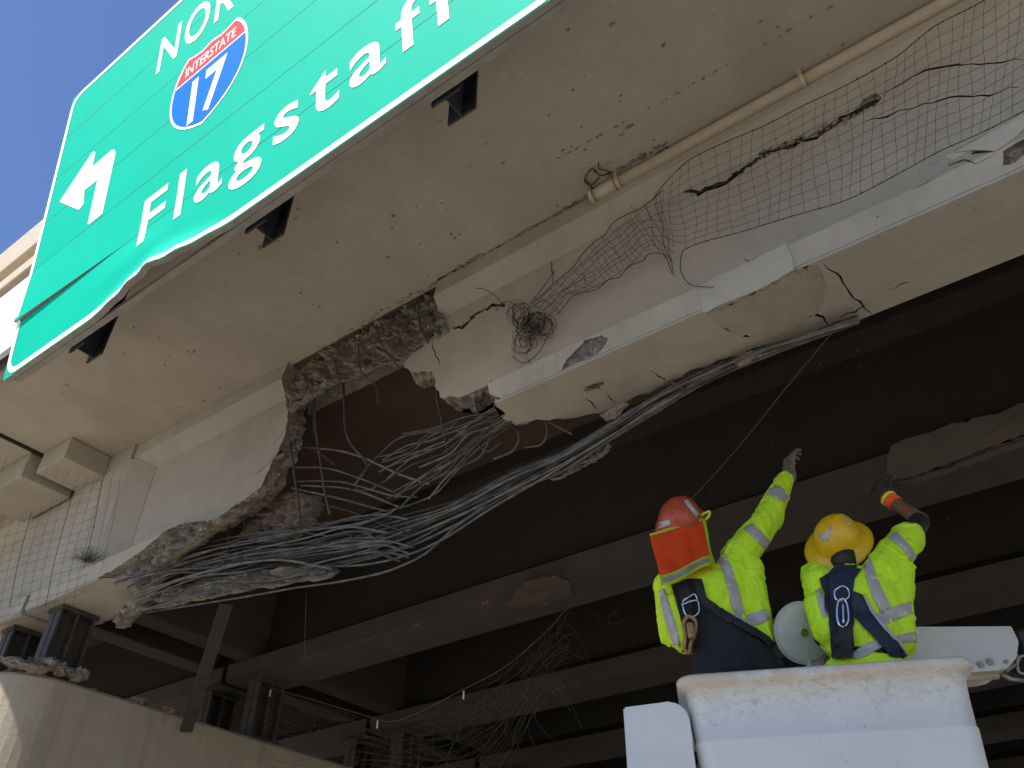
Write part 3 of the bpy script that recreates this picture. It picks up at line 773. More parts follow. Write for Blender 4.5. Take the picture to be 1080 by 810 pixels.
bar([(706, 402), (716, 407), (722, 412)], 3.85, .009)
for k in range(8):
    a = (ru(330, 455), 0); a = (a[0], 392 - (a[0] - 330) * .55 + ru(-12, 12)); an = ru(0, 6.3); L = ru(8, 26)
    mp = (a[0] + math.cos(an) * L * .5 + ru(-4, 4), a[1] + math.sin(an) * L * .5 + ru(-4, 4)); b = (a[0] + math.cos(an) * L, a[1] + math.sin(an) * L)
    bar([a, mp, b], ru(3.5, 3.57), ru(.003, .006))

# drain pipe / conduit along the joint, with collar and clamps
pipeY, pr_ = 3.50 - .04, .038
def pipept(x, y): return onZ(x, y, ZS - .055)
pA = pipept(624, 207); pB = pipept(1003, 0); dirp = (pB - pA).normalized()
pA = Vector((pA.x, (pA.y + pB.y) / 2, ZS - .055)); dirp = Vector((1, 0, 0))
bm = bmesh.new(); tube(bm, [pA, pA + dirp * (XE - pA.x)], .042, 16)
pipe = mk('drain_pipe', bm, M['pipe'], bridge)
bm = bmesh.new(); tube(bm, [pA - dirp * .01, pA + dirp * .02], .060, 16); tube(bm, [pA + dirp * .03, pA + dirp * .20], .050, 16); mk('collar', bm, M['pipe'], pipe)
for xx in (onZ(845, 88, ZS - .06).x, pA.x + .21, onZ(960, 25, ZS - .06).x + 1.2):
    bm = bmesh.new(); tube(bm, [Vector((xx, pA.y, pA.z)), Vector((xx + .03, pA.y, pA.z))], .052, 14); box(bm, (xx + .015, pA.y, ZS - .012), (.03, .13, .02)); mk('clamp', bm, M['pipe'], pipe)

# diaphragms between girders
for x, w_, z0 in ((XJ + .30, .28, ZB + .22), (-2.0 + 5.2, .25, ZB + .45), (XJ + 5.9 + 8.2, .25, ZB + .45), (XJ - .5, .3, ZB + .25)):
    for i in range(6):
        y0 = (YF if i == 0 else GY[i - 1]) + .402; y1 = GY[i] + .198
        if i == 0 and x > -7: continue
        bm = bmesh.new(); box(bm, (x, (y0 + y1) / 2, (z0 + ZS - .01) / 2), (w_, y1 - y0, ZS - .01 - z0), None, 0, .015); mk('diaphragm', bm, M['soot_shade2'], bridge)
# steel bearing stools
for i, y in enumerate([YF] + GY[:3]):
    for xx in (XJ + .42, XJ - .45):
        bm = bmesh.new(); yc = y + .3
        box(bm, (xx, yc, ZB - .025), (.25, .40, .04), None, 0, .004); box(bm, (xx, yc, 4.235), (.30, .44, .04), None, 0, .004)
        box(bm, (xx, yc, 4.555), (.03, .38, .6), None, 0, .003)
        for s in (-1, 0, 1): box(bm, (xx, yc + s * .17, 4.555), (.20, .025, .6), None, 0, .003)
        mk('bearing_stool', bm, M['stool'], bridge)

# parapet rail far left, above the deck edge
rail = thing('bridge_railing', 'beige twin-rail bridge railing above the deck edge left of the green sign', 'railing', (-12, 1.9, ZS + .95))
def railz(y_px, Y): return onY(0, y_px, Y).z
Yr = 2.1
zA, zB2 = railz(274, Yr), railz(295, Yr); zC, zD = railz(301, Yr), railz(311, Yr)
bm = bmesh.new(); box(bm, (-18, Yr + .06, (zA + zB2) / 2), (24, .24, abs(zA - zB2) * .9), None, 0, .02); mk('top_rail', bm, M['pipe'], rail)
bm = bmesh.new(); box(bm, (-18, Yr + .04, (zC + zD) / 2), (24, .16, abs(zC - zD) * .8), None, 0, .02); mk('lower_rail', bm, M['pipe'], rail)
for x in (-29, -25.5, -22, -18.5, -15, -11.5, -8):
    bm = bmesh.new(); box(bm, (x, Yr + .16, (ZS + .95 + zA) / 2), (.14, .14, zA - ZS - .97), None, 0, .008); mk('post', bm, M['pipe'], rail)
bm = bmesh.new(); box(bm, (-12, 1.88, (railz(318, 1.88) + railz(377, 1.88)) / 2), (12.2, .05, railz(318, 1.88) - railz(377, 1.88)), None, 0, .006)
tag(mk('side_panel', bm, M['panelb']), 'pale blue sheet panel hung on the deck edge left of the green sign', 'panel')

# ------------------------------------------------------------------ pier
pier = thing('bridge_pier', 'beige concrete pier with rounded stained end, lower left corner', 'pier', (-8.4, 8, 0))
def pierloop(z, grow=0):
    L = []; hw = .65 + grow; yc = 3.68
    for k in range(25):
        a = math.pi * k / 24; r = .55 + min(0, grow); e = (-8.4 - (hw - r) * (1 if k <= 12 else -1)); L.append((e - r * math.cos(a), 3.72 - r * math.sin(a), z))
    L += [(-8.4 + hw, 22, z), (-8.4 - hw, 22, z)]
    return L
bm = bmesh.new(); zs = [0, .5, 1.2, 2, 2.8, 3.4, 3.8, 4.05, 4.17, 4.2]; g = [0, 0, 0, 0, 0, 0, 0, 0, -.004, -.03]; RR = []
for z, gg in zip(zs, g):
    RR.append([bm.verts.new(Vector(p) + Vector((noise.noise(Vector(p) * 2), noise.noise(Vector(p) * 2 + Vector((7, 7, 7))), 0)) * .012) for p in pierloop(z, gg)])
for a, b in zip(RR, RR[1:]):
    n = len(a)
    for i in range(n): bm.faces.new((a[i], a[(i + 1) % n], b[(i + 1) % n], b[i]))
bm.faces.new(RR[-1]); bm.faces.new(RR[0][::-1])
mk('pier_wall', bm, M['pier'], pier)
for (px, py, s, m, lab, cut) in ((40, 702, .20, 'brokenl', 'tan concrete rubble piled on the pier nose in the sun', 0), (144, 738, .075, 'brokenl', 'pale flat concrete chunk on the pier edge', 0), (172, 758, .06, 'brokenl', 'small crumbled concrete chunk on the pier edge beside the hanging plank', 0), (102, 714, .03, 'brokenl', 'tiny white concrete crumb on the pier top', 0), (419, 803, .06, 'brokenl', 'pale concrete lump far along the pier top', 0)):
    q = onX(px, py, -7.82) if px > 60 else onX(px, py, -8.0)
    q = Vector((q.x, q.y, 4.2 + s * .35))
    bm = bmesh.new(); rock(bm, q, Vector((s * 1.4, 0, 0)), Vector((0, s * (1.5 if px < 60 else 1.2), 0)), Vector((0, s * .2, s * .5)), px, 4, .45)
    if px < 60:
        for k in range(7): rock(bm, q + Vector((ru(-.3, .25), ru(-.3, .3), ru(-.05, .02))), Vector((ru(.04, .1), 0, .02)), Vector((0, ru(.04, .1), 0)), Vector((0, 0, ru(.02, .06))), k, 3, .5)
    tag(mk('concrete_rubble', bm, M[m]), lab, 'rubble', 'concrete debris on the pier')
# hanging plank
pa, pb = onY(238, 640, 4.15), onX(197, 768, -7.68); pb = Vector((pb.x, pb.y, pb.z))
bm = bmesh.new(); dd = (pb - pa).normalized(); sx_ = Vector((.25, 1, 0)); sx_ = (sx_ - dd * sx_.dot(dd)).normalized()
box(bm, (pa + pb) / 2, (.12, .03, (pb - pa).length + .1), axes(sx_, dd.cross(sx_), dd), 0, .004)
plank = tag(mk('hanging_plank', bm, simple('weathered_dark_plank', (.05, .042, .034), .8, 0, .4)), 'dark narrow plank hanging from the broken girder down to the pier edge', 'plank')

# ------------------------------------------------------------------ road sign
sa = math.radians(10.2); SE = Vector((0, -math.sin(sa), math.cos(sa))); SN = Vector((0, -math.cos(sa), -math.sin(sa)))
S0 = Vector((-6.136, 1.7, 5.637)); SWd, SHt = 5.28, 3.27
def dent(u, s):
    x = abs(u - 1.95) / .78; tri = max(0, 1 - math.sqrt(x * x + .004)) ** 1.15
    wob = 1 + .12 * math.sin(u * 23) * math.exp(-(s / .12) ** 2)
    return .095 * tri * wob * math.exp(-(s / (.07 + .09 * tri)) ** 2) + .012 * math.exp(-((u - 1.7) / .5) ** 2 - ((s - .33) / .15) ** 2)
def SP(u, s, w=0):
    d = dent(u, s); lift = .015 * math.exp(-((u - 1.95) / .30) ** 2) * max(0, 1 - s / .4)
    return S0 + Vector((1, 0, 0)) * u + SE * (s + lift) + SN * (w + d)
sign = thing('road_sign', 'large green highway sign for north route 17 to Flagstaff with a dented bottom edge', 'road sign', (-3.5, 1.9, 5.6))
edges_s = [0, .54, 1.07, 1.60, 2.13, 2.66, SHt]
rc = .16
def inset(u, s):   # distance in from the rounded-rectangle outline
    du, ds = min(u, SWd - u), min(s, SHt - s)
    if du < rc and ds < rc: return rc - math.hypot(rc - du, rc - ds)
    return min(du, ds)
for k in range(len(edges_s) - 1):
    s0, s1 = edges_s[k], edges_s[k + 1]; bm = bmesh.new(); nu = 130 if k < 2 else 24; nsx = 26 if k < 1 else 6
    gap = .003
    def P(i, j, w):
        u = SWd * i / nu; s = s0 + gap + (s1 - s0 - 2 * gap) * j / nsx
        ww = w
        if k == 1: # lower lip of second panel stands away from the bottom panel at the left end
            ww += .03 * max(0, 1 - u / 1.5) * (1 - j / nsx)
            s += .012 * max(0, 1 - u / 1.4) * (1 - j / nsx) ** 2
        return bm.verts.new(SP(u, s, ww))
    A = [[P(i, j, 0) for j in range(nsx + 1)] for i in range(nu + 1)]; B = [[P(i, j, -.045) for j in (0, nsx)] for i in range(nu + 1)]
    for i in range(nu):
        for j in range(nsx):
            bm.faces.new((A[i][j], A[i + 1][j], A[i + 1][j + 1], A[i][j + 1])).smooth = True
        bm.faces.new((A[i][0], B[i][0], B[i + 1][0], A[i + 1][0])).material_index = 1
        bm.faces.new((A[i][nsx], A[i + 1][nsx], B[i + 1][1], B[i][1])).material_index = 1
        bm.faces.new((B[i][0], B[i][1], B[i + 1][1], B[i + 1][0])).material_index = 1
    mk('panel', bm, [M['green'], M['alu']], sign).data.set_sharp_from_angle(angle=.5)
# shape laid on the sign face
def face_shape(name, poly, lvl, mat, holes=(), parent=sign, th=.0015, grid=None):
    bm = bmesh.new(); vs, tr = cdt([], [Vector(p) for p in poly], [[Vector(p) for p in h] for h in holes])
    V = [bm.verts.new(SP(v.x, v.y, lvl)) for v in vs]
    for f in tr: bm.faces.new([V[i] for i in f])
    return mk(name, bm, mat, parent, recalc=False)
def fixn(o):
    me = o.data; n = sum((p.normal for p in me.polygons), Vector())
    if n.dot(SN) < 0: me.flip_normals()
    return o
def rr(u0, s0, u1, s1, r, n=8):
    P = []
    for cx, cy, a0 in ((u1 - r, s0 + r, -90), (u1 - r, s1 - r, 0), (u0 + r, s1 - r, 90), (u0 + r, s0 + r, 180)):
        for k in range(n + 1):
            a = math.radians(a0 + 90 * k / n); P.append((cx + r * math.cos(a), cy + r * math.sin(a)))
    return P
# white border: rounded frame, cut fine enough to follow the dent
def strip_frame():
    o = rr(.012, .012, SWd - .012, SHt - .012, .17); i = rr(.062, .062, SWd - .062, SHt - .062, .125); bm = bmesh.new()
    n = len(o); VO, VI = [], []
    for k in range(n):
        a, b = Vector(o[k]), Vector(o[(k + 1) % n]); c, d = Vector(i[k]), Vector(i[(k + 1) % n]); m = max(1, int((b - a).length / .05))
        for j in range(m):
            p = a.lerp(b, j / m); q = c.lerp(d, j / m); e1 = e2 = 0
            VO.append(bm.verts.new(SP(p.x, p.y, .003 + lipw(p)))); VI.append(bm.verts.new(SP(q.x, q.y, .003 + lipw(q))))
    n = len(VO)
    for k in range(n): bm.faces.new((VO[k], VO[(k + 1) % n], VI[(k + 1) % n], VI[k])).smooth = True
    return fixn(mk('border', bm, M['sign_white'], sign, recalc=False))
def lipw(p):
    if .54 <= p.y <= 1.07: return .03 * max(0, 1 - p.x / 1.5) * (1 - (p.y - .54) / .53)
    return 0
strip_frame()
def resample(poly, step=.04):
    out = []
    for a, b in zip(poly, poly[1:] + poly[:1]):
        a, b = Vector(a), Vector(b); k = max(1, int((b - a).length / step)); out += [tuple(a.lerp(b, j / k)) for j in range(k)]
    return out
# arrow: bent up-left
def SU(x, y):
    d = ray(x, y); t = (S0 - CAM).dot(SN) / d.dot(SN); p = CAM + d * t - S0; return (p.x, p.dot(SE))
arrow = [SU(x, y) for x, y in [(62.9, 213), (97.5, 160.8), (99.5, 159.8), (101, 161.5), (97.5, 176), (118, 158.3), (121, 158), (122.3, 161.7), (108.3, 225.5), (94, 237), (92.7, 236), (102.9, 190.2), (89.4, 201), (88.4, 215.3), (83.3, 221.7)]]
fixn(face_shape('arrow', resample(arrow), .0025, M['sign_white']))
# shield
cu, ct = 2.265, 2.20
def shield_half(k=1.0):
    P = [(0, 0), (.12, -.028), (.22, -.012), (.30, .012), (.355, -.05), (.415, -.16), (.452, -.29), (.462, -.42), (.445, -.56), (.385, -.70), (.28, -.82), (.14, -.91), (0, -.965)]
    c = catmull([Vector((a, b, 0)) for a, b in P[3:]], 5); P2 = [(a, b) for a, b in P[:3]] + [(p.x, p.y) for p in c]
    return P2
def shield(inset_):
    H = shield_half(); f = (.462 - inset_) / .462; cy = -.46
    P = [(x * f, cy + (y - cy) * (1 - inset_ / .47)) for x, y in H]
    return [(cu + x, ct + y) for x, y in P] + [(cu - x, ct + y) for x, y in P[::-1][1:-1]]
sh = fixn(face_shape('route_shield', shield(0), .0025, M['sign_white']))
full = shield(.026); sb = ct - .268
def clip(poly, s, above):
    out = []
    for a, b in zip(poly, poly[1:] + poly[:1]):
        ia, ib = (a[1] > s) == above, (b[1] > s) == above
        if ia: out.append(a)
        if ia != ib:
            t = (s - a[1]) / (b[1] - a[1]); out.append((a[0] + (b[0] - a[0]) * t, s))
    return out
fixn(face_shape('shield_band', clip(full, sb + .012, True), .004, M['sign_red'], parent=sh))
fixn(face_shape('shield_field', clip(full, sb - .012, False), .004, M['sign_blue'], parent=sh))
def text(txt, u0, s0, height, width, lvl, mat, parent, bold=.02, name='lettering', spacing=1.0):
    c = bpy.data.curves.new('t', 'FONT'); c.body = txt; c.offset = bold; c.space_character = spacing; c.resolution_u = 4
    o = bpy.data.objects.new('t', c); COL.objects.link(o); bpy.context.view_layer.update()
    me = bpy.data.meshes.new_from_object(o.evaluated_get(bpy.context.evaluated_depsgraph_get()))
    COL.objects.unlink(o); bpy.data.objects.remove(o)
    bm = bmesh.new(); bm.from_mesh(me)
    bmesh.ops.triangulate(bm, faces=bm.faces)   # merge overlapping strokes of the glyphs into one clean sheet
    T = [[Vector((v.co.x, v.co.y)) for v in f.verts] for f in bm.faces]; co, ed = [], []
    for t in T:
        k = len(co); co += t; ed += [(k, k + 1), (k + 1, k + 2), (k + 2, k)]
    vs, _, fs, _, _, _ = delaunay_2d_cdt(co, ed, [], 0, 1e-5); bm.free(); bm = bmesh.new(); V = [bm.verts.new((v.x, v.y, 0)) for v in vs]
    for f in fs:
        c_ = (vs[f[0]] + vs[f[1]] + vs[f[2]]) / 3
        if any(inside(c_.x, c_.y, t) for t in T): bm.faces.new([V[i] for i in f])
    bmesh.ops.delete(bm, geom=[v for v in bm.verts if not v.link_faces], context='VERTS')
    bmesh.ops.subdivide_edges(bm, edges=[e for e in bm.edges if e.calc_length() > .3], cuts=1)
    bmesh.ops.triangulate(bm, faces=bm.faces)
    xs = [v.co.x for v in bm.verts]; x0, x1 = min(xs), max(xs)
    cap = .716 + bold
    for v in bm.verts:
        u = u0 + (v.co.x - x0) / (x1 - x0) * width; s = s0 + v.co.y / cap * height; v.co = SP(u, s, lvl)
    return fixn(mk(name, bm, mat, parent, recalc=False))
text('NORTH', 1.49, 2.42, .48, 1.62, .0025, M['sign_white'], sign, .015, spacing=1.16)
text('Flagstaff', 1.66, .415, .46, 2.98, .0025, M['sign_white'], sign, .011, spacing=1.22)
text('INTERSTATE', cu - .305, ct - .215, .115, .61, .0055, M['sign_white'], sh, .012, 'shield_lettering')
text('17', cu - .19, ct - .83, .50, .42, .0055, M['sign_white'], sh, .03, 'shield_lettering')
# mounting beams behind the sign (wide-flange sections)
for u in (.76, 2.78, 4.36):
    bm = bmesh.new(); x = S0.x + u; zb_, zt_ = 5.69, 8.4
    for yy, th in ((1.84, .014), (1.985, .014)): box(bm, (x, yy, (zb_ + zt_) / 2), (.20, th, zt_ - zb_))
    box(bm, (x, 1.9125, (zb_ + zt_) / 2), (.012, .13, zt_ - zb_))
    for zz in (6.6, 8.3):
        ys = 1.7 - .18 * (zz - 5.637) + .06; box(bm, (x, (ys + 1.79) / 2, zz), (.10, 1.79 - ys, .012))
    mk('support_beam', bm, M['steel'], sign)
bm = bmesh.new(); box(bm, S0 + Vector((SWd / 2, 0, 0)) + SE * .02 + SN * -.075, (SWd - .1, .05, .03), axes(Vector((1, 0, 0)), -SN, SE)); mk('bottom_channel', bm, M['alu'], sign)

# ------------------------------------------------------------------ wire netting
def poly_at(P, t):
    L = [0]
    for a, b in zip(P, P[1:]): L.append(L[-1] + math.hypot(b[0] - a[0], b[1] - a[1]))
    d = t * L[-1]
    for i in range(len(P) - 1):
        if d <= L[i + 1] + 1e-9:
            f = (d - L[i]) / (L[i + 1] - L[i] + 1e-9); return (P[i][0] + (P[i + 1][0] - P[i][0]) * f, P[i][1] + (P[i + 1][1] - P[i][1]) * f)
    return P[-1]
netE = thing('wire_netting', 'sagging dark wire netting over the cracked web right of the tangle', 'wire netting', (0, 3.4, 5.2))
top = [(690, 210), (697, 198), (725, 170), (760, 152), (805, 133), (850, 110), (892, 90), (945, 60), (985, 28), (1035, 2), (1100, -40)]
bot = [(694, 232), (702, 252), (712, 262), (724, 262), (745, 254), (780, 245), (835, 228), (890, 212), (935, 190), (990, 160), (1035, 140), (1090, 112)]
def NP(t, w):
    a, b = poly_at(top, t), poly_at(bot, t ** .95)
    x = a[0] + (b[0] - a[0]) * w; y = a[1] + (b[1] - a[1]) * w + 6 * math.sin(w * 3.1) * math.sin(t * 9)
    Y = 3.50 + .06 * (1 - w) + (-.10) * w + .02 * math.sin(t * 17 + w * 5)
    return onY(x + 1.2 * noise.noise(Vector((t * 30, w * 9, 0))), y + 1.2 * noise.noise(Vector((t * 30, w * 9, 4))), min(Y, 3.485))
bm = bmesh.new()
for i in range(1, 34):
    t = i / 34; tube(bm, [NP(t + .006 * math.sin(w * 6 + i), w) for w in [k / 14 for k in range(15)]], .0013, 3)
for j in range(1, 11):
    w = j / 11; tube(bm, [NP(k / 60, w) for k in range(3, 61)], .0013, 3)
mk('mesh_wires', bm, M['wire'], netE)
bm = bmesh.new()
tube(bm, catmull([onY(x, y, 3.475) for x, y in top], 5), .003, 4)
tube(bm, catmull([onY(x, y, 3.40) for x, y in [(752, 335 - 32), (728, 300), (718, 285), (719, 268)] + bot[3:]], 5), .003, 4)
for k in range(80):
    t = rnd(); p = poly_at(random.choice([top, bot[3:]]), t); q = onY(p[0], p[1], 3.42 if p in bot else 3.45); rock(bm, q, Vector((.0055, 0, 0)), Vector((0, .0055, 0)), Vector((0, 0, .0055)), k, 1, .3)
mk('selvedge_cord', bm, M['wire'], netE)
# narrowing tail and tangle
tailA = [(697, 198), (676, 216), (650, 236), (625, 258), (600, 285), (575, 305), (560, 320)]
tailB = [(712, 290), (702, 268), (690, 262), (672, 278), (640, 298), (600, 315), (585, 335)]
bm = bmesh.new()
for i in range(30):
    t = i / 29; a, b = poly_at(tailA, t), poly_at(tailB, t); j = ru(-4, 4)
    tube(bm, catmull([onY(a[0] + (b[0] - a[0]) * w + ru(-3, 3), a[1] + (b[1] - a[1]) * w + ru(-3, 3) + j, ru(3.50, 3.585)) for w in (0, .25, .5, .75, 1)], 3), .0017, 3)
for j in range(9):
    w = j / 8; tube(bm, catmull([onY(poly_at(tailA, t)[0] * (1 - w) + poly_at(tailB, t)[0] * w + ru(-3, 3), poly_at(tailA, t)[1] * (1 - w) + poly_at(tailB, t)[1] * w + ru(-3, 3), ru(3.50, 3.585)) for t in [k / 12 for k in range(13)]], 3), .0019 if 0 < j < 8 else .0035, 3)
for k in range(40):
    cx, cy = random.choice([(549, 333), (556, 345), (552, 360), (565, 340), (575, 345), (545, 330)]); pts = []; a = ru(0, 6.3); r = ru(4, 14)
    for i in range(10):
        a += ru(.4, 1.1) * (1 if k % 2 else -1); rr_ = r * ru(.6, 1.2); pts.append(onY(cx + rr_ * math.cos(a), cy + rr_ * 1.15 * math.sin(a), ru(3.52, 3.60)))
    tube(bm, catmull(pts, 3), .0020, 3)
for q in ([(532, 322), (522, 312), (510, 305), (500, 304)], [(540, 375), (552, 383), (568, 372), (580, 350)], [(560, 320), (575, 300), (585, 285)], [(545, 322), (535, 318), (525, 322)], [(556, 378), (560, 384)]):
    tube(bm, catmull([onY(x, y, 3.57) for x, y in q], 5), .003, 4)
mk('tangled_tail', bm, M['wire'], netE)
bm = bmesh.new()
for q in ([(632, 187), (624, 195), (617, 192), (619, 184), (625, 178), (630, 183)], [(648, 184), (640, 180), (632, 178), (631, 172)], [(626, 180), (634, 185), (645, 182)], [(618, 190), (625, 198), (632, 196)]):
    tube(bm, catmull([onZ(x, y, ZS - .02) for x, y in q], 5), .005, 5)
tag(mk('loose_wire', bm, M['wire']), 'curled loose wires above the end of the beige pipe', 'wire')
# left netting at the pier end
netL = thing('wire_netting', 'fine square netting stretched over the girder joint, far left', 'wire netting', (-8.6, 3.3, 5.5))
bm = bmesh.new()
def LP(x, y):
    return onY(x, y, 3.40)
for i in range(15):
    x0 = -6 + i * 9.5; d = [(x0 + 8 + 4, 500 - abs(x0 - 60) * .0 ), (x0, 545), (x0 - 12, 590), (x0 - 22, 640)]
    if x0 > 100: d = [(x0, 505 + 0), (x0 - 8, 550), (x0 - 20, 600)]
    tube(bm, catmull([LP(a, b) for a, b in d], 4), .0017 if i % 4 else .0036, 3)
for j in range(15):
    y0 = 505 + j * 9.5; tube(bm, catmull([LP(a, y0 + (110 - a) * .30 + 1.5 * math.sin(a * .2 + j)) for a in (-8, 20, 50, 80, 108 - j * 1.5)], 4), .0016, 3)
for x0, y0 in ((-4, 478), (20, 476), (46, 478), (95, 510)): pass
for i in range(11):
    x0 = -4 + i * 11; tube(bm, [onZ(x0, 480 + i * 2, ZS - .34), onZ(x0 - 5, 496 + i * 1.6, ZS - .46)], .0015, 3)
tube(bm, catmull([LP(a, b) for a, b in [(-10, 484), (10, 477), (45, 480), (58, 494), (95, 505)]], 5), .004, 4)
mk('mesh_wires', bm, M['wire'], netL)
bm = bmesh.new()
for k in range(70):
    a = ru(.2, 2.9); L = ru(8, 22); cx = 92 + ru(-6, 6)
    tube(bm, [onY(cx, 592 + ru(-2, 2), 3.44), onY(cx + L * .5 * math.cos(a) + ru(-2, 2), 592 - L * .4 * math.sin(a), 3.43), onY(cx + L * 1.1 * math.cos(a), 592 - L * .8 * math.sin(a), 3.42)], .0013, 3)
tag(mk('twig_tuft', bm, M['wire']), 'dry twiggy tuft caught behind the netting on the flange, far left', 'twigs')
# deep sagging net under the bridge
net3 = thing('bird_netting', 'torn sagging cord netting with white tags hung under the dark girders', 'netting', (-4, 6, 4.7))
rope = [(250, 712), (285, 725), (330, 738), (380, 753), (412, 761), (440, 752), (487, 728), (530, 705), (570, 672), (600, 640)]
bm = bmesh.new(); tube(bm, catmull([onY(x, y, 6.1) for x, y in rope], 6), .0045, 4); mk('top_rope', bm, M['wirel'], net3)
for x, y in ((285, 726), (398, 759), (489, 728)):
    bm = bmesh.new(); q = onY(x, y + 5, 6.08); box(bm, q, (.012, .012, .075)); mk('white_tag', bm, M['tab'], net3)
bm = bmesh.new()
for i in range(44):
    t = i / 43; a = poly_at(rope, t); d = ru(35, 110); x = a[0]; pts = []
    for k in range(6): pts.append(onY(x + ru(-4, 4) + k * ru(-4, 5), a[1] + d * k / 5, 6.1 + ru(-.06, .06)))
    tube(bm, catmull(pts, 3), .0015, 3)
for j in range(20):
    off = 5 + j * 5; tube(bm, catmull([onY(poly_at(rope, t)[0] + ru(-3, 3), poly_at(rope, t)[1] + off * (1 + .3 * math.sin(t * 12)) + ru(-4, 4), 6.1 + ru(-.05, .05)) for t in [k / 16 for k in range(17)]], 3), .0014, 3)
for k in range(12):
    cx, cy = random.choice([(590, 725), (420, 790), (350, 770), (620, 700), (560, 700), (640, 660)]); a = ru(0, 6.3); L = ru(15, 50)
    tube(bm, catmull([onY(cx + ru(-5, 5), cy + ru(-5, 5), 6.1), onY(cx + L * .5 * math.cos(a) + ru(-8, 8), cy + L * .5 * math.sin(a), 6.12), onY(cx + L * math.cos(a), cy + L * math.sin(a), 6.08)], 4), .0015, 3)
mk('net_cords', bm, M['wirel'], net3)
bm = bmesh.new(); tube(bm, catmull([onY(x, y, Y) for x, y, Y in [(880, 348, 3.95), (830, 408, 4.3), (780, 470, 4.7), (735, 520, 5.2), (700, 552, 5.8)]], 6), .004, 4)
tag(mk('thin_wire', bm, M['wirel']), 'thin cord running from the girder soffit down towards the orange hard hat', 'cord')
bm = bmesh.new(); tube(bm, [onY(323, 625, 4.0), onY(321, 700, 4.4)], .0025, 3)
tag(mk('thin_wire', bm, M['wirel']), 'thin straight wire hanging below the lowest rubble of the broken girder', 'cord')

# ------------------------------------------------------------------ bucket lift
ZR = 2.985
c0 = onZ(712, 712, ZR); c1 = onZ(1028, 690, ZR); bx = (c1 - c0); BL = bx.length; bx.normalize(); by = Vector((-bx.y, bx.x, 0))
BD = .78; BC = (c0 + c1) / 2 + by * BD / 2
lift = thing('bucket_lift', 'scuffed white fibreglass lift bucket on an off-white boom, carrying both workers', 'bucket lift', (BC.x, BC.y, 0))
def supell(hx, hy, z, n=64, e=6.0):
    out = []; r = .085
    for cx, cy, a0 in ((hx - r, hy - r, 0), (-hx + r, hy - r, 90), (-hx + r, -hy + r, 180), (hx - r, -hy + r, 270)):
        for k in range(13):
            a = math.radians(a0 + 90 * k / 12); out.append((cx + r * math.cos(a), cy + r * math.sin(a), z))
    return out
    for k in range(n):
        a = 2 * math.pi * k / n; c, s = math.cos(a), math.sin(a); r = (abs(c) ** e + abs(s) ** e) ** (-1 / e)
        out.append((hx * r * c, hy * r * s, z))
    return out
hx, hy = BL / 2, BD / 2
secs = [(0, .004, 0), (-.012, .0, 1), (-.05, 0.0, 1), (-.058, .006, 1), (-.066, .045, 1), (-.16, .050, 1), (-.29, .058, 1), (-.292, .052, 1), (-.6, .078, 1), (-1.0, .105, 1), (-1.06, .14, 1)]
bm = bmesh.new(); RR = []
prof = [(-.05, -1.0 + .04, .155), (-.05, -.5, .11), (0, -.07, .075), (0, -.012, .060), (0, 0, .050), (0, .0, .008), (0, -.012, .0), (0, -.036, .0), (0, -.046, .006), (0, -.055, .038), (0, -.16, .048), (0, -.285, .056), (0, -.290, .0515), (0, -.296, .0515), (0, -.6, .074), (0, -.98, .102), (0, -1.05, .13), (0, -1.07, .20)]
for _, z, ins in prof: RR.append([bm.verts.new(p) for p in supell(hx - ins, hy - ins, z, 96, 9 if ins < .04 else 8)])
for a, b in zip(RR, RR[1:]):
    n = len(a)
    for i in range(n): bm.faces.new((a[i], a[(i + 1) % n], b[(i + 1) % n], b[i])).smooth = True
bm.faces.new(RR[0]); bm.faces.new(RR[-1][::-1])
bk = mk('bucket', bm, M['bucket'], None)
BM = Matrix.Translation(BC) @ axes(bx, by, Zv).to_4x4()
# slight list of the bucket
BM = BM @ Matrix.Rotation(math.radians(.0), 4, 'Y')
def put(o, parent=lift): o.parent = parent; o.matrix_parent_inverse = Matrix.Translation(parent.location).inverted(); o.matrix_basis = BM
put(bk)
FLOOR = None
# control box at the left end
q0 = onF(652, 738, 3.93); q1 = onF(724, 733, 3.93); wbx = (q1 - q0).length
bm = bmesh.new(); L0 = BM.inverted() @ q0; L1 = BM.inverted() @ q1
cxm = (L0.x + L1.x) / 2; P = []
x0, x1, z1_, z0_ = L0.x, L1.x, max(L0.z, L1.z), L0.z - .62
outl = [(x0, z0_), (x1, z0_), (x1, z1_ - .09)] + [(x1 - .09 + .09 * math.cos(a), z1_ - .09 + .09 * math.sin(a)) for a in [math.radians(k * 11) for k in range(1, 8)]] + [(x1 - .09, z1_), (x0 + .01, z1_ - .012)]
A = [bm.verts.new((x, -hy + .06, z)) for x, z in outl]; B = [bm.verts.new((x, -hy + .42, z)) for x, z in outl]; n = len(A)
bm.faces.new(A); bm.faces.new(B[::-1])
for i in range(n): bm.faces.new((A[i], A[(i + 1) % n], B[(i + 1) % n], B[i]))
bmesh.ops.bevel(bm, geom=[e for e in bm.edges], offset=.008, segments=2, affect='EDGES')
put(mk('control_box', bm, simple('white_box_paint', (.69, .665, .62), .5, 0, .06, 5), None))
for dz in (.38, .22):
    bm = bmesh.new(); box(bm, ((x1 + -hx) / 2 + .03, -hy + .2, z1_ - dz), (.13, .04, .04), None, 0, .005); put(mk('box_bracket', bm, M['steel'], None))
bm = bmesh.new(); box(bm, (0, 0, -.80), (BL - .34, BD - .34, .30), None, 0, .02); stp = mk('inner_step', bm, M['bucket'], None); put(stp)
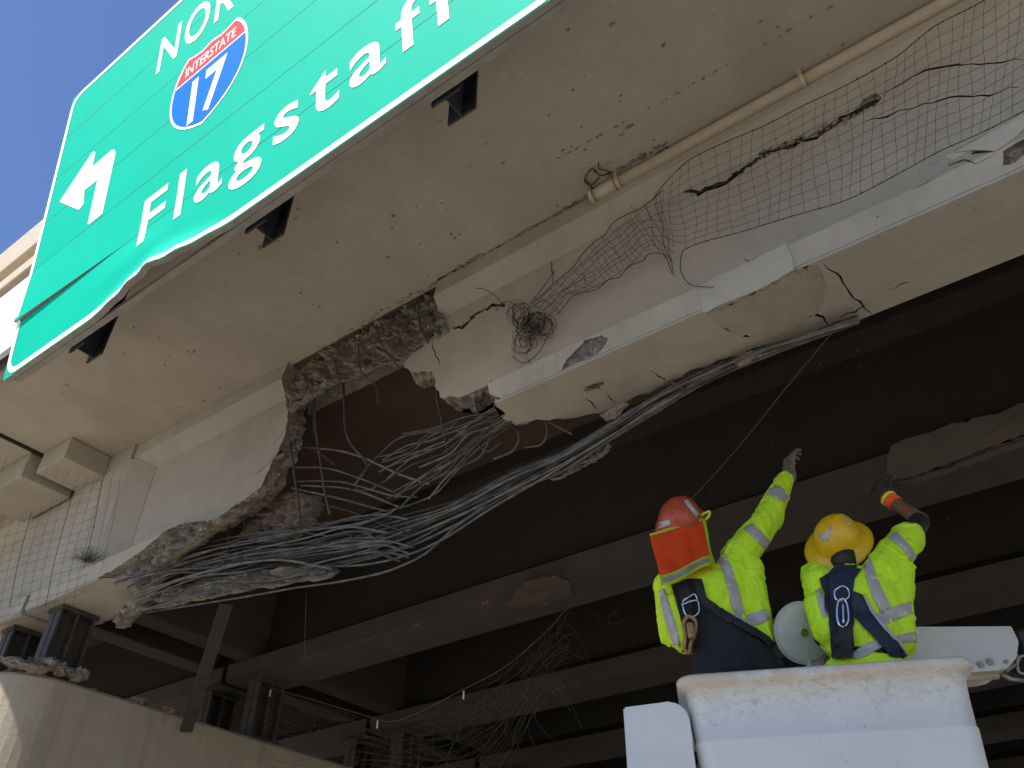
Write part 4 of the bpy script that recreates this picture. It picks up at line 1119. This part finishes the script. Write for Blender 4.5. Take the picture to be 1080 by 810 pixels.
# boom arm leaving the bucket to the right
YA = 4.42
def AF(x, y, F=YA): return onF(x, y, F)
bm = bmesh.new()
armp = [(870, 665), (970, 661), (1067, 660), (1075, 676), (1073, 693), (1064, 704), (1052, 707), (1000, 711), (870, 718)]
fr = [AF(x, y) for x, y in armp]; bk_ = [p + Fh * .26 for p in fr]
A = [bm.verts.new(p) for p in fr]; B = [bm.verts.new(p) for p in bk_]; n = len(A)
bm.faces.new(A); bm.faces.new(B[::-1])
for i in range(n): bm.faces.new((A[i], A[(i + 1) % n], B[(i + 1) % n], B[i]))
bmesh.ops.bevel(bm, geom=list(bm.edges), offset=.006, segments=2, affect='EDGES')
boom = mk('boom_head', bm, M['arm'], lift)
for x, y, r in ((1034, 701, .017), (1044, 698, .019), (1061, 698, .011)):
    q = AF(x, y, YA - .004); bm = bmesh.new(); tube(bm, [q - Fh * .012, q + Fh * .01], r, 14); tube(bm, [q - Fh * .018, q + Fh * .0], r * .55, 8); mk('bolt', bm, M['alu'], boom)
bm = bmesh.new(); a, b = AF(1000, 716, YA + .08), AF(1052, 712, YA + .08); tube(bm, [a, b], .022, 10); mk('lower_rail', bm, simple('tan_fibreglass', (.52, .43, .31), .5), boom)
for q in ([(1070, 668), (1085, 665)], [(1070, 690), (1084, 700)], [(1060, 708), (1072, 700), (1078, 688)], [(1055, 710), (1066, 716), (1080, 718)]): bm = bmesh.new(); tube(bm, [AF(x, y, YA + .1) for x, y in q], .012, 8); mk('linkage', bm, M['alu'], boom)
bm = bmesh.new(); tube(bm, catmull([AF(x, y, YA + .05) for x, y in [(1073, 702), (1074, 694), (1082, 692), (1090, 700), (1084, 710), (1075, 709), (1073, 702)]], 4), .008, 8)
mk('linkage', bm, M['alu'], boom)
a = AF(1098, 700, YA + .14); b = Vector((6.5, 5.4, 1.9))
bm = bmesh.new(); dd = (b - a).normalized(); s_ = Vector((0, 0, 1)).cross(dd).normalized(); box(bm, (a + b) / 2, (.20, .26, (b - a).length), axes(s_, dd.cross(s_), dd), 0, .01); mk('boom', bm, M['arm'], lift)
bm = bmesh.new(); box(bm, AF(1085, 688, YA + .13), (.16, .2, .2), axes(Rv, Fh, Zv), 0, .02); mk('boom_knuckle', bm, M['steel'], lift)
bm = bmesh.new(); box(bm, Vector((6.6, 5.42, 1.15)), (.5, .5, 1.7), None, 0, .03); box(bm, Vector((6.6, 5.42, .25)), (2.4, 1.9, .35), None, 0, .04)
for sx in (-.8, .8):
    for sy in (-.85, .85): tube(bm, [Vector((6.6 + sx, 5.42 + sy - .1, .34)), Vector((6.6 + sx, 5.42 + sy + .1, .34))], .34, 20)
mk('lift_base', bm, M['arm'], lift)
# round plate between the workers
q = onF(846, 667, 4.30); bm = bmesh.new(); ax = cv(.12, .25, -1)
def disc(bm, q, ax, r, th, n=40, mi=0, tr=None):
    tube(bm, [q, q + ax * th], r, n, mi)
disc(bm, q, ax, .165, .02); rp_ = mk('round_plate', bm, M['ring'], lift)
bm = bmesh.new(); disc(bm, q + ax * .021, ax, .022, .008, 14); mk('hub_bolt', bm, M['chrome'], rp_)
bm = bmesh.new(); disc(bm, q + ax * .0205 + cv(1, -.25, 0) * .10, ax, .048, .004, 20); mk('vent_hole', bm, M['dark'], rp_)
bm = bmesh.new(); disc(bm, q + ax * .02, ax, .150, .004, 40); mk('disc_face', bm, simple('plate_face', (.56, .56, .53), .5, 0, .15), rp_)
bm = bmesh.new(); q2 = onF(846, 667, 4.36); tube(bm, [q2, Vector((q2.x, q2.y, ZR - .6))], .022, 12); mk('plate_post', bm, M['ring'], rp_)

# ------------------------------------------------------------------ people
def evald(o):
    dg = bpy.context.evaluated_depsgraph_get(); return bpy.data.meshes.new_from_object(o.evaluated_get(dg))
def cone(bm, p1, r1, p2, r2, n=10, flat=None):
    k = max(3, int((p2 - p1).length / (min(r1, r2) * .35)))
    for i in range(k + 1):
        t = i / k; bmesh.ops.create_icosphere(bm, subdivisions=2, radius=r1 + (r2 - r1) * t, matrix=Matrix.Translation(p1.lerp(p2, t)))
def ell(bm, c, ax, ay, az):
    m = Matrix((ax, ay, az)).transposed().to_4x4(); m.translation = c
    bmesh.ops.create_icosphere(bm, subdivisions=3, radius=1, matrix=m)
def remeshed(name, bm, vox, mat, parent, smooth=3, wr=None):
    me = bpy.data.meshes.new(name); bm.to_mesh(me); bm.free()
    o = bpy.data.objects.new(name, me); COL.objects.link(o)
    r = o.modifiers.new('r', 'REMESH'); r.mode = 'VOXEL'; r.voxel_size = vox
    s = o.modifiers.new('s', 'SMOOTH'); s.iterations = smooth; s.factor = .5
    bpy.context.view_layer.update(); m2 = evald(o); COL.objects.unlink(o); bpy.data.objects.remove(o)
    if wr: wr(m2)
    for p in m2.polygons: p.use_smooth = True
    m2.name = name
    return link(name, m2, mat, parent, True)
def wrinkle(amp, sc, anis=(1, 1, 1), seed=0):
    def f(me):
        nr = [v.normal.copy() for v in me.vertices]
        for v, n in zip(me.vertices, nr):
            q = Vector((v.co.x * anis[0], v.co.y * anis[1], v.co.z * anis[2])) * sc + Vector((seed, 0, 0))
            a = noise.noise(q + Vector((noise.noise(q * .6), noise.noise(q * .6 + Vector((5, 5, 5))), 0)) * .8)
            v.co += n * amp * (max(0, 1 - abs(a) * 7) ** 1.5 * 1.3 + noise.noise(q * 2.6) * .35)
    return f
def bvh(objs):
    vs, ps = [], []
    for o in objs:
        b = len(vs); vs += [o.matrix_world @ v.co if False else v.co.copy() for v in o.data.vertices]; ps += [[b + i for i in p.vertices] for p in o.data.polygons]
    return BVHTree.FromPolygons(vs, ps)
def drape(name, px, tree, F0, mat, parent, off=.006, th=.004, amp=.3, step=4, loose=4.0, back=None):
    """cloth/tape piece laid on the surface it covers"""
    out, _ = densify(px, step, amp); pts = []
    xs = [p.x for p in out]; ys = [p.y for p in out]; x = min(xs)
    while x < max(xs):
        y = min(ys)
        while y < max(ys):
            if inside(x, y, out): pts.append((x, y))
            y += loose
        x += loose
    vs, tr = cdt(pts, out, []); bm = bmesh.new(); V = []; last = None; D = []
    for v in vs:
        d = ray(v.x, v.y).normalized(); h = tree.ray_cast(CAM, d); D.append((h[0], h[1], v))
    ok = [(p, v) for p, n, v in D if p is not None]
    for p, n, v in D:
        if p is None:
            if ok:
                near = min(ok, key=lambda e: (e[1] - v).length); Fd = (near[0] - CAM).dot(Fh)
            else: Fd = F0
            q = onF(v.x, v.y, Fd)
            q2 = q - ray(v.x, v.y).normalized() * off
        else:
            nn = n if n.dot(ray(v.x, v.y)) < 0 else -n
            q2 = p + nn * off * .5 - ray(v.x, v.y).normalized() * off * .5
        V.append((q2, q2 + ray(v.x, v.y).normalized() * th))
    miss = [p is None for p, n, v in D]
    tr = [f for f in tr if not any(miss[i] for i in f)]
    A = [bm.verts.new(a) for a, b in V]; B = [bm.verts.new(b) for a, b in V]; cnt = {}
    for f in tr:
        bm.faces.new([A[i] for i in f]).smooth = True; bm.faces.new([B[i] for i in f][::-1]).smooth = True
        for i in range(3): cnt[(f[i], f[(i + 1) % 3])] = 1
    for (a, b) in cnt:
        if (b, a) not in cnt: bm.faces.new((A[b], A[a], B[a], B[b]))
    bmesh.ops.delete(bm, geom=[v for v in bm.verts if not v.link_faces], context='VERTS')
    return mk(name, bm, mat, parent)
def crop5(L): return [(640 + x / 2.5714, 440 + y / 2.5714) for x, y in L]

def head_parts(bm, H, up, fwd, r=.095):
    rt = fwd.cross(up).normalized()
    ell(bm, H, rt * .076, fwd * .096, up * .115)
    ell(bm, H - up * .055 + fwd * .02, rt * .058, fwd * .075, up * .065)
    ell(bm, H + fwd * .10 - up * .02, rt * .014, fwd * .022, up * .026)
    ell(bm, H + fwd * .088 + up * .022, rt * .05, fwd * .015, up * .012)
    ell(bm, H + fwd * .085 - up * .062, rt * .026, fwd * .014, up * .009)
    for s in (-1, 1):
        ell(bm, H + rt * s * .078 - up * .005, rt * .010, fwd * .020, up * .032)
        ell(bm, H + rt * s * .03 + fwd * .088 - up * .004, rt * .014, fwd * .01, up * .009)
def hand(name, wrist, dirn, palmn, mat, parent, curls, s=1.0, side=1, cuff=None):
    """palm + 4 fingers + thumb; palmn = palm normal"""
    bm = bmesh.new(); d = dirn.normalized(); pn = (palmn - d * palmn.dot(d)).normalized(); r = d.cross(pn).normalized() * side
    for k in range(5):
        o = r * (-.034 + .017 * k) * s; cone(bm, wrist + o * .6, .017 * s, wrist + d * .095 * s + o, .0155 * s)
    lens = [.062, .078, .084, .076]
    for k in range(4):
        base = wrist + d * .095 * s + r * (-.036 + .024 * k) * s; dd_ = (d + r * (-.12 + .08 * k)).normalized(); p = base; L = lens[k] * s
        for j, f in enumerate((.45, .32, .25)):
            ang = curls[k] * (j + .6); v = (dd_ * math.cos(ang) + pn * math.sin(ang)); q = p + v * L * f; cone(bm, p, (.0115 - j * .0012) * s, q, (.0105 - j * .0012) * s); p = q
    tb = wrist + d * .03 * s + r * .034 * s; t1 = tb + (d * .6 + r * .75 + pn * .25).normalized() * .045 * s; t2 = t1 + (d * .9 + r * .3 + pn * .45).normalized() * .036 * s
    cone(bm, tb, .0165 * s, t1, .0135 * s); cone(bm, t1, .013 * s, t2, .0105 * s)
    if cuff: cone(bm, wrist - d * .05, cuff, wrist + d * .01, cuff * .86)
    return remeshed(name, bm, .0042, mat, parent, 2, wrinkle(.0018, 38))
def hardhat(c, up, fwd, mat, parent, full, sx=1.0):
    rt = fwd.cross(up).normalized(); f2 = up.cross(rt).normalized() * -1; fwd = (fwd - up * fwd.dot(up)).normalized(); rt = fwd.cross(up).normalized()
    bm = bmesh.new(); RR = []; n = 48
    prof = [(0, .155), (.03, .153), (.06, .144), (.088, .124), (.108, .095), (.120, .058), (.126, .02), (.1265, .006), (.130, -.004)]
    for r, z in prof:
        ring = []
        for k in range(n):
            a = 2 * math.pi * k / n; ca, sa_ = math.cos(a), math.sin(a)
            ridge = .006 * math.exp(-(sa_ / .22) ** 2) * (z > .05) * min(1, r / .03)
            ring.append(bm.verts.new(c + fwd * ca * r * 1.16 * sx + rt * sa_ * r * .98 * sx + up * (z * sx + ridge)))
        RR.append(ring)
    def brim(a):
        if full: return .052 + .014 * max(0, math.cos(a)) + .008 * max(0, -math.cos(a))
        return .010 + .058 * max(0, math.cos(a)) ** 1.6
    for t, dz in ((.6, -.006), (1, -.016), (1, -.021), (.1, -.010)):
        RR.append([bm.verts.new(c + fwd * math.cos(a) * (.130 * 1.16 * sx + brim(a) * t) + rt * math.sin(a) * (.130 * .98 * sx + brim(a) * t) + up * (dz - .014 * t * (1 if full else .4))) for a in [2 * math.pi * k / n for k in range(n)]])
    # inside
    for r, z in [(.120, .02), (.108, .085), (.07, .128), (0.001, .146)]:
        RR.append([bm.verts.new(c + fwd * math.cos(a) * r * 1.16 * sx + rt * math.sin(a) * r * .98 * sx + up * z * sx) for a in [2 * math.pi * k / n for k in range(n)]])
    for a, b in zip(RR, RR[1:]):
        for i in range(n):
            try: bm.faces.new((a[i], a[(i + 1) % n], b[(i + 1) % n], b[i])).smooth = True
            except ValueError: pass
    bmesh.ops.remove_doubles(bm, verts=bm.verts, dist=.0004)
    return mk('hard_hat', bm, mat, parent)

# --- worker with orange hat
F1 = 4.35
p1 = thing('person', 'person in orange hard hat and neck flap reaching up with a grey glove', 'person', (onF(768, 700, F1).x, onF(768, 700, F1).y, 2.2))
pel = onF(769, 706, F1); FZ1 = 2.30
bm = bmesh.new(); H1 = onF(722, 556, 4.44); nk = onF(730, 590, 4.43)
hu = cv(-.12, .85, -.52); hf = (cv(.45, .35, .8)); hf = (hf - hu * hf.dot(hu)).normalized()
head_parts(bm, H1, hu, hf); cone(bm, nk, .062, H1 - hu * .05, .055)
sh1L = onF(706, 618, 4.40); sh1R = onF(779, 588, 4.42); el1 = onF(809, 549, 4.52); wr1 = onF(832, 497, 4.66)
chest = onF(748, 634, 4.40); belly = onF(762, 672, 4.36)
def torso(bm, pel, belly, chest, nk, sL, sR, g=0, w=1.0):
    rt = (sR - sL); rt.normalize(); up = (nk - pel).normalized(); rt = (rt - up * rt.dot(up)).normalized(); fw = up.cross(rt)
    ell(bm, chest, rt * (.195 * w + g), fw * (.128 + g), up * (.20 + g)); ell(bm, belly, rt * (.170 * w + g), fw * (.122 + g), up * (.17 + g)); ell(bm, pel, rt * (.175 * w + g), fw * (.132 + g), up * (.14 + g))
    ell(bm, chest.lerp(nk, .45), rt * (.17 * w + g), fw * (.085 + g), up * (.09 + g)); return rt, up, fw
rt1, up1, fw1 = torso(bm, pel, belly, chest, nk, sh1L, sh1R)
cone(bm, sh1L, .068, sh1L + Vector((0, 0, -.02)), .066); cone(bm, sh1R, .072, el1, .05); cone(bm, el1, .050, wr1, .032)
elL = sh1L + Fh * .12 - Zv * .24; wrL = elL + Fh * .22 + Rv * .10 + Zv * .06
cone(bm, sh1L, .062, elL, .047); cone(bm, elL, .046, wrL, .03)
def legs(bm, pel, rt, fl):
    for s in (-1, 1):
        hip = pel + rt * s * .09 - Zv * .03; r_ = Vector((rt.x, rt.y, 0)).normalized(); foot = Vector((hip.x, hip.y, fl + .06)) + r_ * s * .05 ; kn = hip.lerp(foot, .5) + Fh * .03
        cone(bm, hip, .095, kn, .066); cone(bm, kn, .064, foot, .048); cone(bm, foot - Zv * .02, .042, foot + Fh * .16 - Zv * .025, .035)
STEP = ZR - .65
legs(bm, pel, rt1, STEP)
body1 = remeshed('body', bm, .013, M['skin'], p1, 3)
# trousers
bm = bmesh.new(); ell(bm, pel, rt1 * .192, fw1 * .152, up1 * .15); ell(bm, pel.lerp(belly, .5), rt1 * .186, fw1 * .145, up1 * .10); legs(bm, pel, rt1, STEP)
for s in (-1, 1): cone(bm, pel + rt1 * s * .09, .112, pel + rt1 * s * .10 - Zv * .4, .085)
cone(bm, onF(775, 690, F1), .15, onF(806, 708, F1), .115)
tr1 = remeshed('trousers', bm, .013, M['trouser'], p1, 3, wrinkle(.006, 9))
# shirt
bm = bmesh.new(); g = .030
rtT, upT, fwT = rt1, up1, fw1
ell(bm, chest, rt1 * .235, fw1 * .158, up1 * .215); ell(bm, belly, rt1 * .205, fw1 * .152, up1 * .15); ell(bm, chest.lerp(nk, .45), rt1 * .185, fw1 * .11, up1 * .10)
cone(bm, sh1L, .094, sh1L - Zv * .05 + rt1 * .02, .096); cone(bm, onF(771, 612, 4.40), .118, sh1R, .100); cone(bm, sh1R, .104, el1, .088); cone(bm, el1, .088, onF(828, 506, 4.64), .058)
cone(bm, sh1L, .088, elL, .068); cone(bm, elL, .066, wrL - (wrL - elL) * .1, .046)
cone(bm, onF(790, 640, 4.36), .085, onF(790, 600, 4.40), .09)
cone(bm, onF(802, 672, 4.36), .080, onF(760, 668, 4.34), .10); cone(bm, onF(802, 672, 4.36), .080, onF(792, 620, 4.38), .09)
cone(bm, onF(712, 640, 4.37), .085, onF(722, 672, 4.33), .085)
shirt1 = remeshed('shirt', bm, .0075, M['lime'], p1, 2, wrinkle(.007, 7.5, (1, 1, .6), 3))
T1 = bvh([shirt1, tr1]); 
def st5(name, poly, tree, F, mat, par, off=.006, th=.004, **k): return drape(name, crop5(poly), tree, F, mat, par, off, th, **k)
st5('reflective_stripe', [(420, 202), (440, 182), (470, 188), (503, 212), (494, 240), (468, 226), (440, 212)], T1, F1, M['reflect'], shirt1)
st5('reflective_stripe', [(370, 302), (393, 288), (425, 318), (458, 352), (446, 382), (420, 350), (392, 322)], T1, F1, M['reflect'], shirt1)
st5('reflective_stripe', [(294, 368), (316, 360), (338, 405), (358, 470), (378, 545), (350, 556), (336, 500), (318, 430)], T1, F1, M['reflect'], shirt1)
st5('reflective_stripe', [(350, 556), (376, 538), (430, 520), (442, 548), (420, 560), (395, 568)], T1, F1, M['reflect'], shirt1)
st5('reflective_stripe', [(140, 472), (156, 464), (172, 515), (192, 580), (200, 625), (184, 630), (170, 585), (152, 525)], T1, F1, M['reflect'], shirt1)
st5('back_pad', [(174, 456), (220, 440), (256, 440), (266, 490), (300, 525), (345, 556), (400, 575), (440, 600), (480, 640), (500, 668), (440, 690), (300, 700), (196, 700), (202, 640), (212, 600), (198, 540), (184, 490)], T1, F1, M['trouser'], p1, .014, .006)
hs1 = st5('harness_strap', [(186, 456), (222, 448), (232, 500), (240, 560), (232, 640), (226, 690), (205, 690), (210, 620), (208, 560), (196, 500)], T1, F1, M['black'], p1, .026, .006)
st5('harness_strap', [(236, 445), (258, 442), (272, 492), (350, 548), (335, 562), (262, 520), (248, 500)], T1, F1, M['black'], p1, .026, .006)
st5('harness_strap', [(335, 558), (352, 548), (430, 590), (478, 632), (500, 662), (486, 668), (450, 632), (405, 600)], T1, F1, M['black'], p1, .028, .006)
Tb = bvh([shirt1, tr1, hs1])
def loop5(name, pts, F, r, mat, par, off=.035, closed=True, tree=Tb):
    P = []
    for x, y in crop5(pts):
        d = ray(x, y).normalized(); h = tree.ray_cast(CAM, d); P.append((h[0] - d * off) if h[0] is not None else onF(x, y, F))
    m = sum(((p - CAM).dot(Fh) for p in P)) / len(P); P = [onF(x, y, m) for x, y in crop5(pts)]
    if closed: P = P + [P[0], P[1]]
    bm = bmesh.new(); tube(bm, catmull(P, 5), r, 8); return mk(name, bm, mat, par)
loop5('d_ring', [(206, 500), (222, 488), (238, 480), (247, 498), (250, 525), (236, 540), (214, 535)], F1, .0045, M['chrome'], p1)
loop5('d_ring', [(203, 510), (225, 500), (247, 496)], F1, .006, M['chrome'], p1, closed=False)
loop5('lanyard_hook', [(222, 540), (240, 552), (240, 580), (228, 612), (222, 640), (210, 625), (214, 590), (208, 560)], F1, .010, M['tan'], p1, .04)
loop5('lanyard_hook', [(225, 560), (232, 600)], F1, .020, M['tan'], p1, .04, False)
# neck flap
def flapgrid(name, quad, Fs, mat, parent, bulge=.03, nu=24, nv=20, u0=0, u1=1, v0=0, v1=1, lift=0, wr=.014):
    TL, TR, BR, BL = quad; bm = bmesh.new(); A = []
    for i in range(nu + 1):
        row = []
        for j in range(nv + 1):
            u = u0 + (u1 - u0) * i / nu; v = v0 + (v1 - v0) * j / nv
            x = (TL[0] * (1 - u) + TR[0] * u) * (1 - v) + (BL[0] * (1 - u) + BR[0] * u) * v; y = (TL[1] * (1 - u) + TR[1] * u) * (1 - v) + (BL[1] * (1 - u) + BR[1] * u) * v
            F = (Fs[0] * (1 - u) + Fs[1] * u) * (1 - v) + (Fs[3] * (1 - u) + Fs[2] * u) * v - bulge * math.sin(math.pi * u) - lift
            x += 2.2 * math.sin(v * 5 + 1) * (u - .5) ; y += 2.0 * math.sin(u * 6) * v
            F += wr * (math.sin(u * 17 + v * 3) * v + noise.noise(Vector((u * 5, v * 3, 1))) * 1.5)
            row.append(bm.verts.new(onF(x, y, F)))
        A.append(row)
    for i in range(nu):
        for j in range(nv): bm.faces.new((A[i][j], A[i + 1][j], A[i + 1][j + 1], A[i][j + 1])).smooth = True
    bmesh.ops.solidify(bm, geom=list(bm.faces), thickness=.003)
    return mk(name, bm, mat, parent)
quad = [(686, 563), (742, 546), (755, 595), (697, 618)]; FS = (4.33, 4.34, 4.25, 4.21)
flap = flapgrid('neck_flap', quad, FS, M['orange'], p1, .035)
flapgrid('trim', quad, FS, M['lime_trim'], flap, .035, 24, 4, 0, 1, .80, 1, .005)
flapgrid('trim', quad, FS, M['lime_trim'], flap, .035, 3, 20, .95, 1, 0, 1, .006)
flapgrid('trim', quad, FS, M['lime_trim'], flap, .035, 24, 2, 0, 1, 0, .045, .006)
flapgrid('reflective_stripe', quad, FS, M['reflect'], flap, .035, 24, 3, .02, .93, .85, .94, .008)
hat1 = hardhat(onF(717, 553, 4.42), hu, hf, M['hat_orange'], p1, False, 1.07)
TH = bvh([hat1])
st5('reflective_sticker', [(132, 288), (170, 276), (175, 292), (134, 304)], TH, 4.3, M['reflect'], hat1, .003, .002, amp=0)
st5('reflective_sticker', [(208, 226), (220, 224), (250, 262), (242, 272)], TH, 4.3, M['reflect'], hat1, .003, .002, amp=0)
loop5('hat_cord', [(246, 276), (262, 262), (278, 256), (275, 270), (262, 280)], 4.36, .008, M['lime_trim'], hat1, .01, True, TH)
hand('glove', wr1, onF(834, 465, 4.69) - wr1, cv(.9, -.1, .3), M['grey_glove'], p1, [.45, .6, .75, .9], 1.28, 1, .052)
hand('glove', wrL, wrL - elL, Zv, M['grey_glove'], p1, [.3] * 4, 1.0, -1)

# --- worker with yellow hat
F2 = 4.15
p2 = thing('person', 'person in yellow full-brim hard hat and short-sleeve lime shirt with navy harness', 'person', (onF(910, 700, F2).x, onF(910, 700, F2).y, 2.2))
pel = onF(915, 712, F2); belly = onF(912, 676, F2); chest = onF(906, 636, F2 + .02); nk = onF(889, 592, F2 + .08); H2 = onF(886, 568, F2 + .12)
hu = cv(-.36, .80, -.44); hf = cv(.75, .45, .55); hf = (hf - hu * hf.dot(hu)).normalized()
s2L = onF(866, 616, F2 + .06); s2R = onF(942, 588, F2 + .04); e2R = onF(971, 549, F2 + .17); w2R = onF(939, 527, F2 + .30)
e2L = onF(857, 600, F2 + .30); w2L = onF(885, 560, F2 + .44)
bm = bmesh.new(); head_parts(bm, H2, hu, hf); cone(bm, nk, .062, H2 - hu * .05, .055)
rt2, up2, fw2 = torso(bm, pel, belly, chest, nk, s2L, s2R)
cone(bm, s2R, .075, e2R, .052); cone(bm, e2R, .052, w2R, .034); cone(bm, s2L, .066, e2L, .052); cone(bm, e2L, .05, w2L, .033); legs(bm, pel, rt2, STEP)
body2 = remeshed('body', bm, .011, [M['skin']], p2, 3)
# tattoo sleeve on the upper arm: cuff of skin above the hem
bm = bmesh.new(); a = s2R.lerp(e2R, .55); b = s2R.lerp(e2R, .98)
tube(bm, [a, a.lerp(b, .5), b], [.068, .062, .056], 24); mk('tattoo', bm, M['tattoo'], body2, True)
bm = bmesh.new(); ell(bm, pel, rt2 * .192, fw2 * .152, up2 * .15); ell(bm, pel.lerp(belly, .4), rt2 * .18, fw2 * .14, up2 * .08); legs(bm, pel, rt2, STEP)
for s in (-1, 1): cone(bm, pel + rt2 * s * .09, .112, pel + rt2 * s * .10 - Zv * .4, .085)
tr2 = remeshed('trousers', bm, .013, M['trouser'], p2, 3, wrinkle(.006, 9))
bm = bmesh.new()
ell(bm, chest, rt2 * .232, fw2 * .158, up2 * .215); ell(bm, belly, rt2 * .222, fw2 * .155, up2 * .16); ell(bm, pel, rt2 * .215, fw2 * .165, up2 * .11); ell(bm, chest.lerp(nk, .45), rt2 * .18, fw2 * .11, up2 * .10)
cone(bm, s2L, .096, s2L - Zv * .05, .096); cone(bm, s2L, .092, s2L.lerp(e2L, .55), .086)
cone(bm, onF(930, 608, F2), .115, s2R, .102); cone(bm, s2R, .102, s2R.lerp(e2R, .52), .094); cone(bm, onF(945, 640, F2), .085, onF(948, 600, F2), .085); cone(bm, onF(946, 640, F2), .085, onF(950, 676, F2 - .02), .08)
cone(bm, onF(864, 640, F2), .08, onF(872, 665, F2 - .02), .08)
shirt2 = remeshed('shirt', bm, .0075, M['lime'], p2, 2, wrinkle(.007, 7.5, (1, 1, .6), 13))
T2 = bvh([shirt2, tr2])
for poly in ([(692, 392), (714, 378), (730, 430), (752, 480), (772, 518), (742, 530), (722, 490), (705, 440)],
             [(722, 542), (770, 516), (836, 496), (842, 528), (790, 548), (744, 568)],
             [(788, 592), (845, 580), (848, 612), (794, 612)], [(664, 640), (700, 616), (738, 600), (748, 624), (700, 650), (672, 658)],
             [(762, 326), (786, 310), (818, 345), (848, 386), (832, 402), (804, 360)],
             [(566, 470), (580, 462), (592, 500), (598, 545), (584, 540), (574, 505)]):
    st5('reflective_stripe', poly, T2, F2, M['reflect'], shirt2)
h2 = st5('harness_strap', [(600, 425), (632, 392), (690, 382), (702, 400), (672, 440), (664, 500), (672, 560), (660, 600), (645, 655), (612, 655), (602, 560), (597, 480)], T2, F2, M['navy'], p2, .012, .008)
h3 = st5('harness_strap', [(662, 470), (692, 482), (716, 530), (750, 575), (784, 608), (810, 645), (800, 655), (768, 652), (736, 610), (700, 575), (672, 545), (660, 510)], T2, F2, M['navy'], p2, .018, .008)
st5('harness_edge', [(694, 480), (700, 482), (724, 528), (758, 570), (792, 606), (814, 645), (808, 646), (784, 610), (750, 577), (716, 534)], T2, F2, M['reflect'], h3, .022, .003, amp=0)
st5('harness_strap', [(576, 440), (598, 426), (604, 480), (602, 540), (592, 520), (588, 470)], T2, F2, M['black'], p2, .016, .006)
st5('harness_strap', [(845, 570), (856, 572), (862, 640), (850, 645)], T2, F2, M['navy'], p2, .016, .006)
st5('shock_pack', [(622, 575), (668, 570), (672, 620), (668, 660), (624, 660), (618, 620)], T2, F2, M['black'], p2, .045, .03)
Tb2 = bvh([shirt2, tr2, h2])
loop5('d_ring', [(618, 470), (636, 458), (654, 466), (656, 486), (640, 498), (622, 494)], F2, .0055, M['chrome'], p2, .03, True, Tb2)
loop5('carabiner', [(628, 498), (642, 492), (652, 510), (655, 545), (645, 568), (630, 562), (624, 530)], F2, .0065, M['chrome'], p2, .045, True, Tb2)
loop5('carabiner', [(640, 500), (642, 560)], F2, .006, M['chrome'], p2, .05, False, Tb2)
hat2 = hardhat(onF(883, 571, F2 + .10), hu, hf, M['hat_yellow'], p2, True, 1.0)
TH2 = bvh([hat2])
st5('red_sticker', [(573, 272), (588, 268), (590, 280), (575, 284)], TH2, F2, M['red'], hat2, .003, .002, amp=0)
st5('reflective_sticker', [(568, 306), (582, 318), (598, 308), (606, 290), (608, 318), (600, 336), (586, 336)], TH2, F2, M['reflect'], hat2, .003, .002, amp=0)
st5('reflective_sticker', [(642, 270), (672, 262), (674, 266), (656, 296)], TH2, F2, M['reflect'], hat2, .003, .002, amp=0)
hd = onF(925, 517, F2 + .34) - w2R
hand('glove', w2R, hd, cv(-.2, .4, 1), M['black_glove'], p2, [.5, .6, .6, .55], 1.15, -1, .042)
bm = bmesh.new(); d_ = hd.normalized(); tube(bm, [w2R - d_ * .045, w2R - d_ * .01, w2R + d_ * .03], [.050, .049, .052], 20); cf = mk('glove_cuff', bm, M['orange'], p2, True)
bm = bmesh.new(); u_ = hu; ell(bm, H2 - hf * .03 - hu * .065, hf.cross(hu).normalized() * .082, hf * .085, hu * .062); cone(bm, nk - Fh * .01, .073, nk.lerp(H2, .6) - Fh * .01, .070); remeshed('hair', bm, .008, M['hair'], p2, 2)
bm = bmesh.new(); tube(bm, [w2R + d_ * .005, w2R + d_ * .022], [.0535, .054], 20); mk('cuff_band', bm, M['lime_trim'], cf, True)
hand('glove', w2L, w2L - e2L, cv(0, .4, 1), M['black_glove'], p2, [.4] * 4, 1.0, 1, .038)

# ------------------------------------------------------------------ light
to_sun = Vector((-.12, -.50, .86)).normalized()
el = math.asin(to_sun.z); az = math.atan2(to_sun.x, to_sun.y)
w = bpy.data.worlds.new('World'); scn.world = w; w.use_nodes = True; nt = w.node_tree
sk = nt.nodes.new('ShaderNodeTexSky'); sk.sky_type = 'NISHITA'; sk.sun_disc = False; sk.sun_elevation = el; sk.sun_rotation = az
sk.altitude = 600; sk.air_density = 1.0; sk.dust_density = .15; sk.ozone_density = 3.0
hs = nt.nodes.new('ShaderNodeHueSaturation'); hs.inputs['Saturation'].default_value = 1.08; hs.inputs['Hue'].default_value = .508; nt.links.new(sk.outputs[0], hs.inputs['Color']); nt.links.new(hs.outputs[0], nt.nodes['Background'].inputs[0]); nt.nodes['Background'].inputs[1].default_value = .085
ld = bpy.data.lights.new('sun', 'SUN'); ld.energy = 4.6; ld.angle = math.radians(.53); ld.color = (1, .95, .87)
lo = bpy.data.objects.new('sun', ld); COL.objects.link(lo); lo.rotation_euler = (-to_sun).to_track_quat('-Z', 'Y').to_euler()
scn.view_settings.view_transform = 'Standard'; scn.view_settings.look = 'None'; scn.view_settings.exposure = 1.08; scn.view_settings.gamma = 1
scn.cycles.max_bounces = 8; scn.cycles.diffuse_bounces = 5; scn.cycles.use_denoising = True
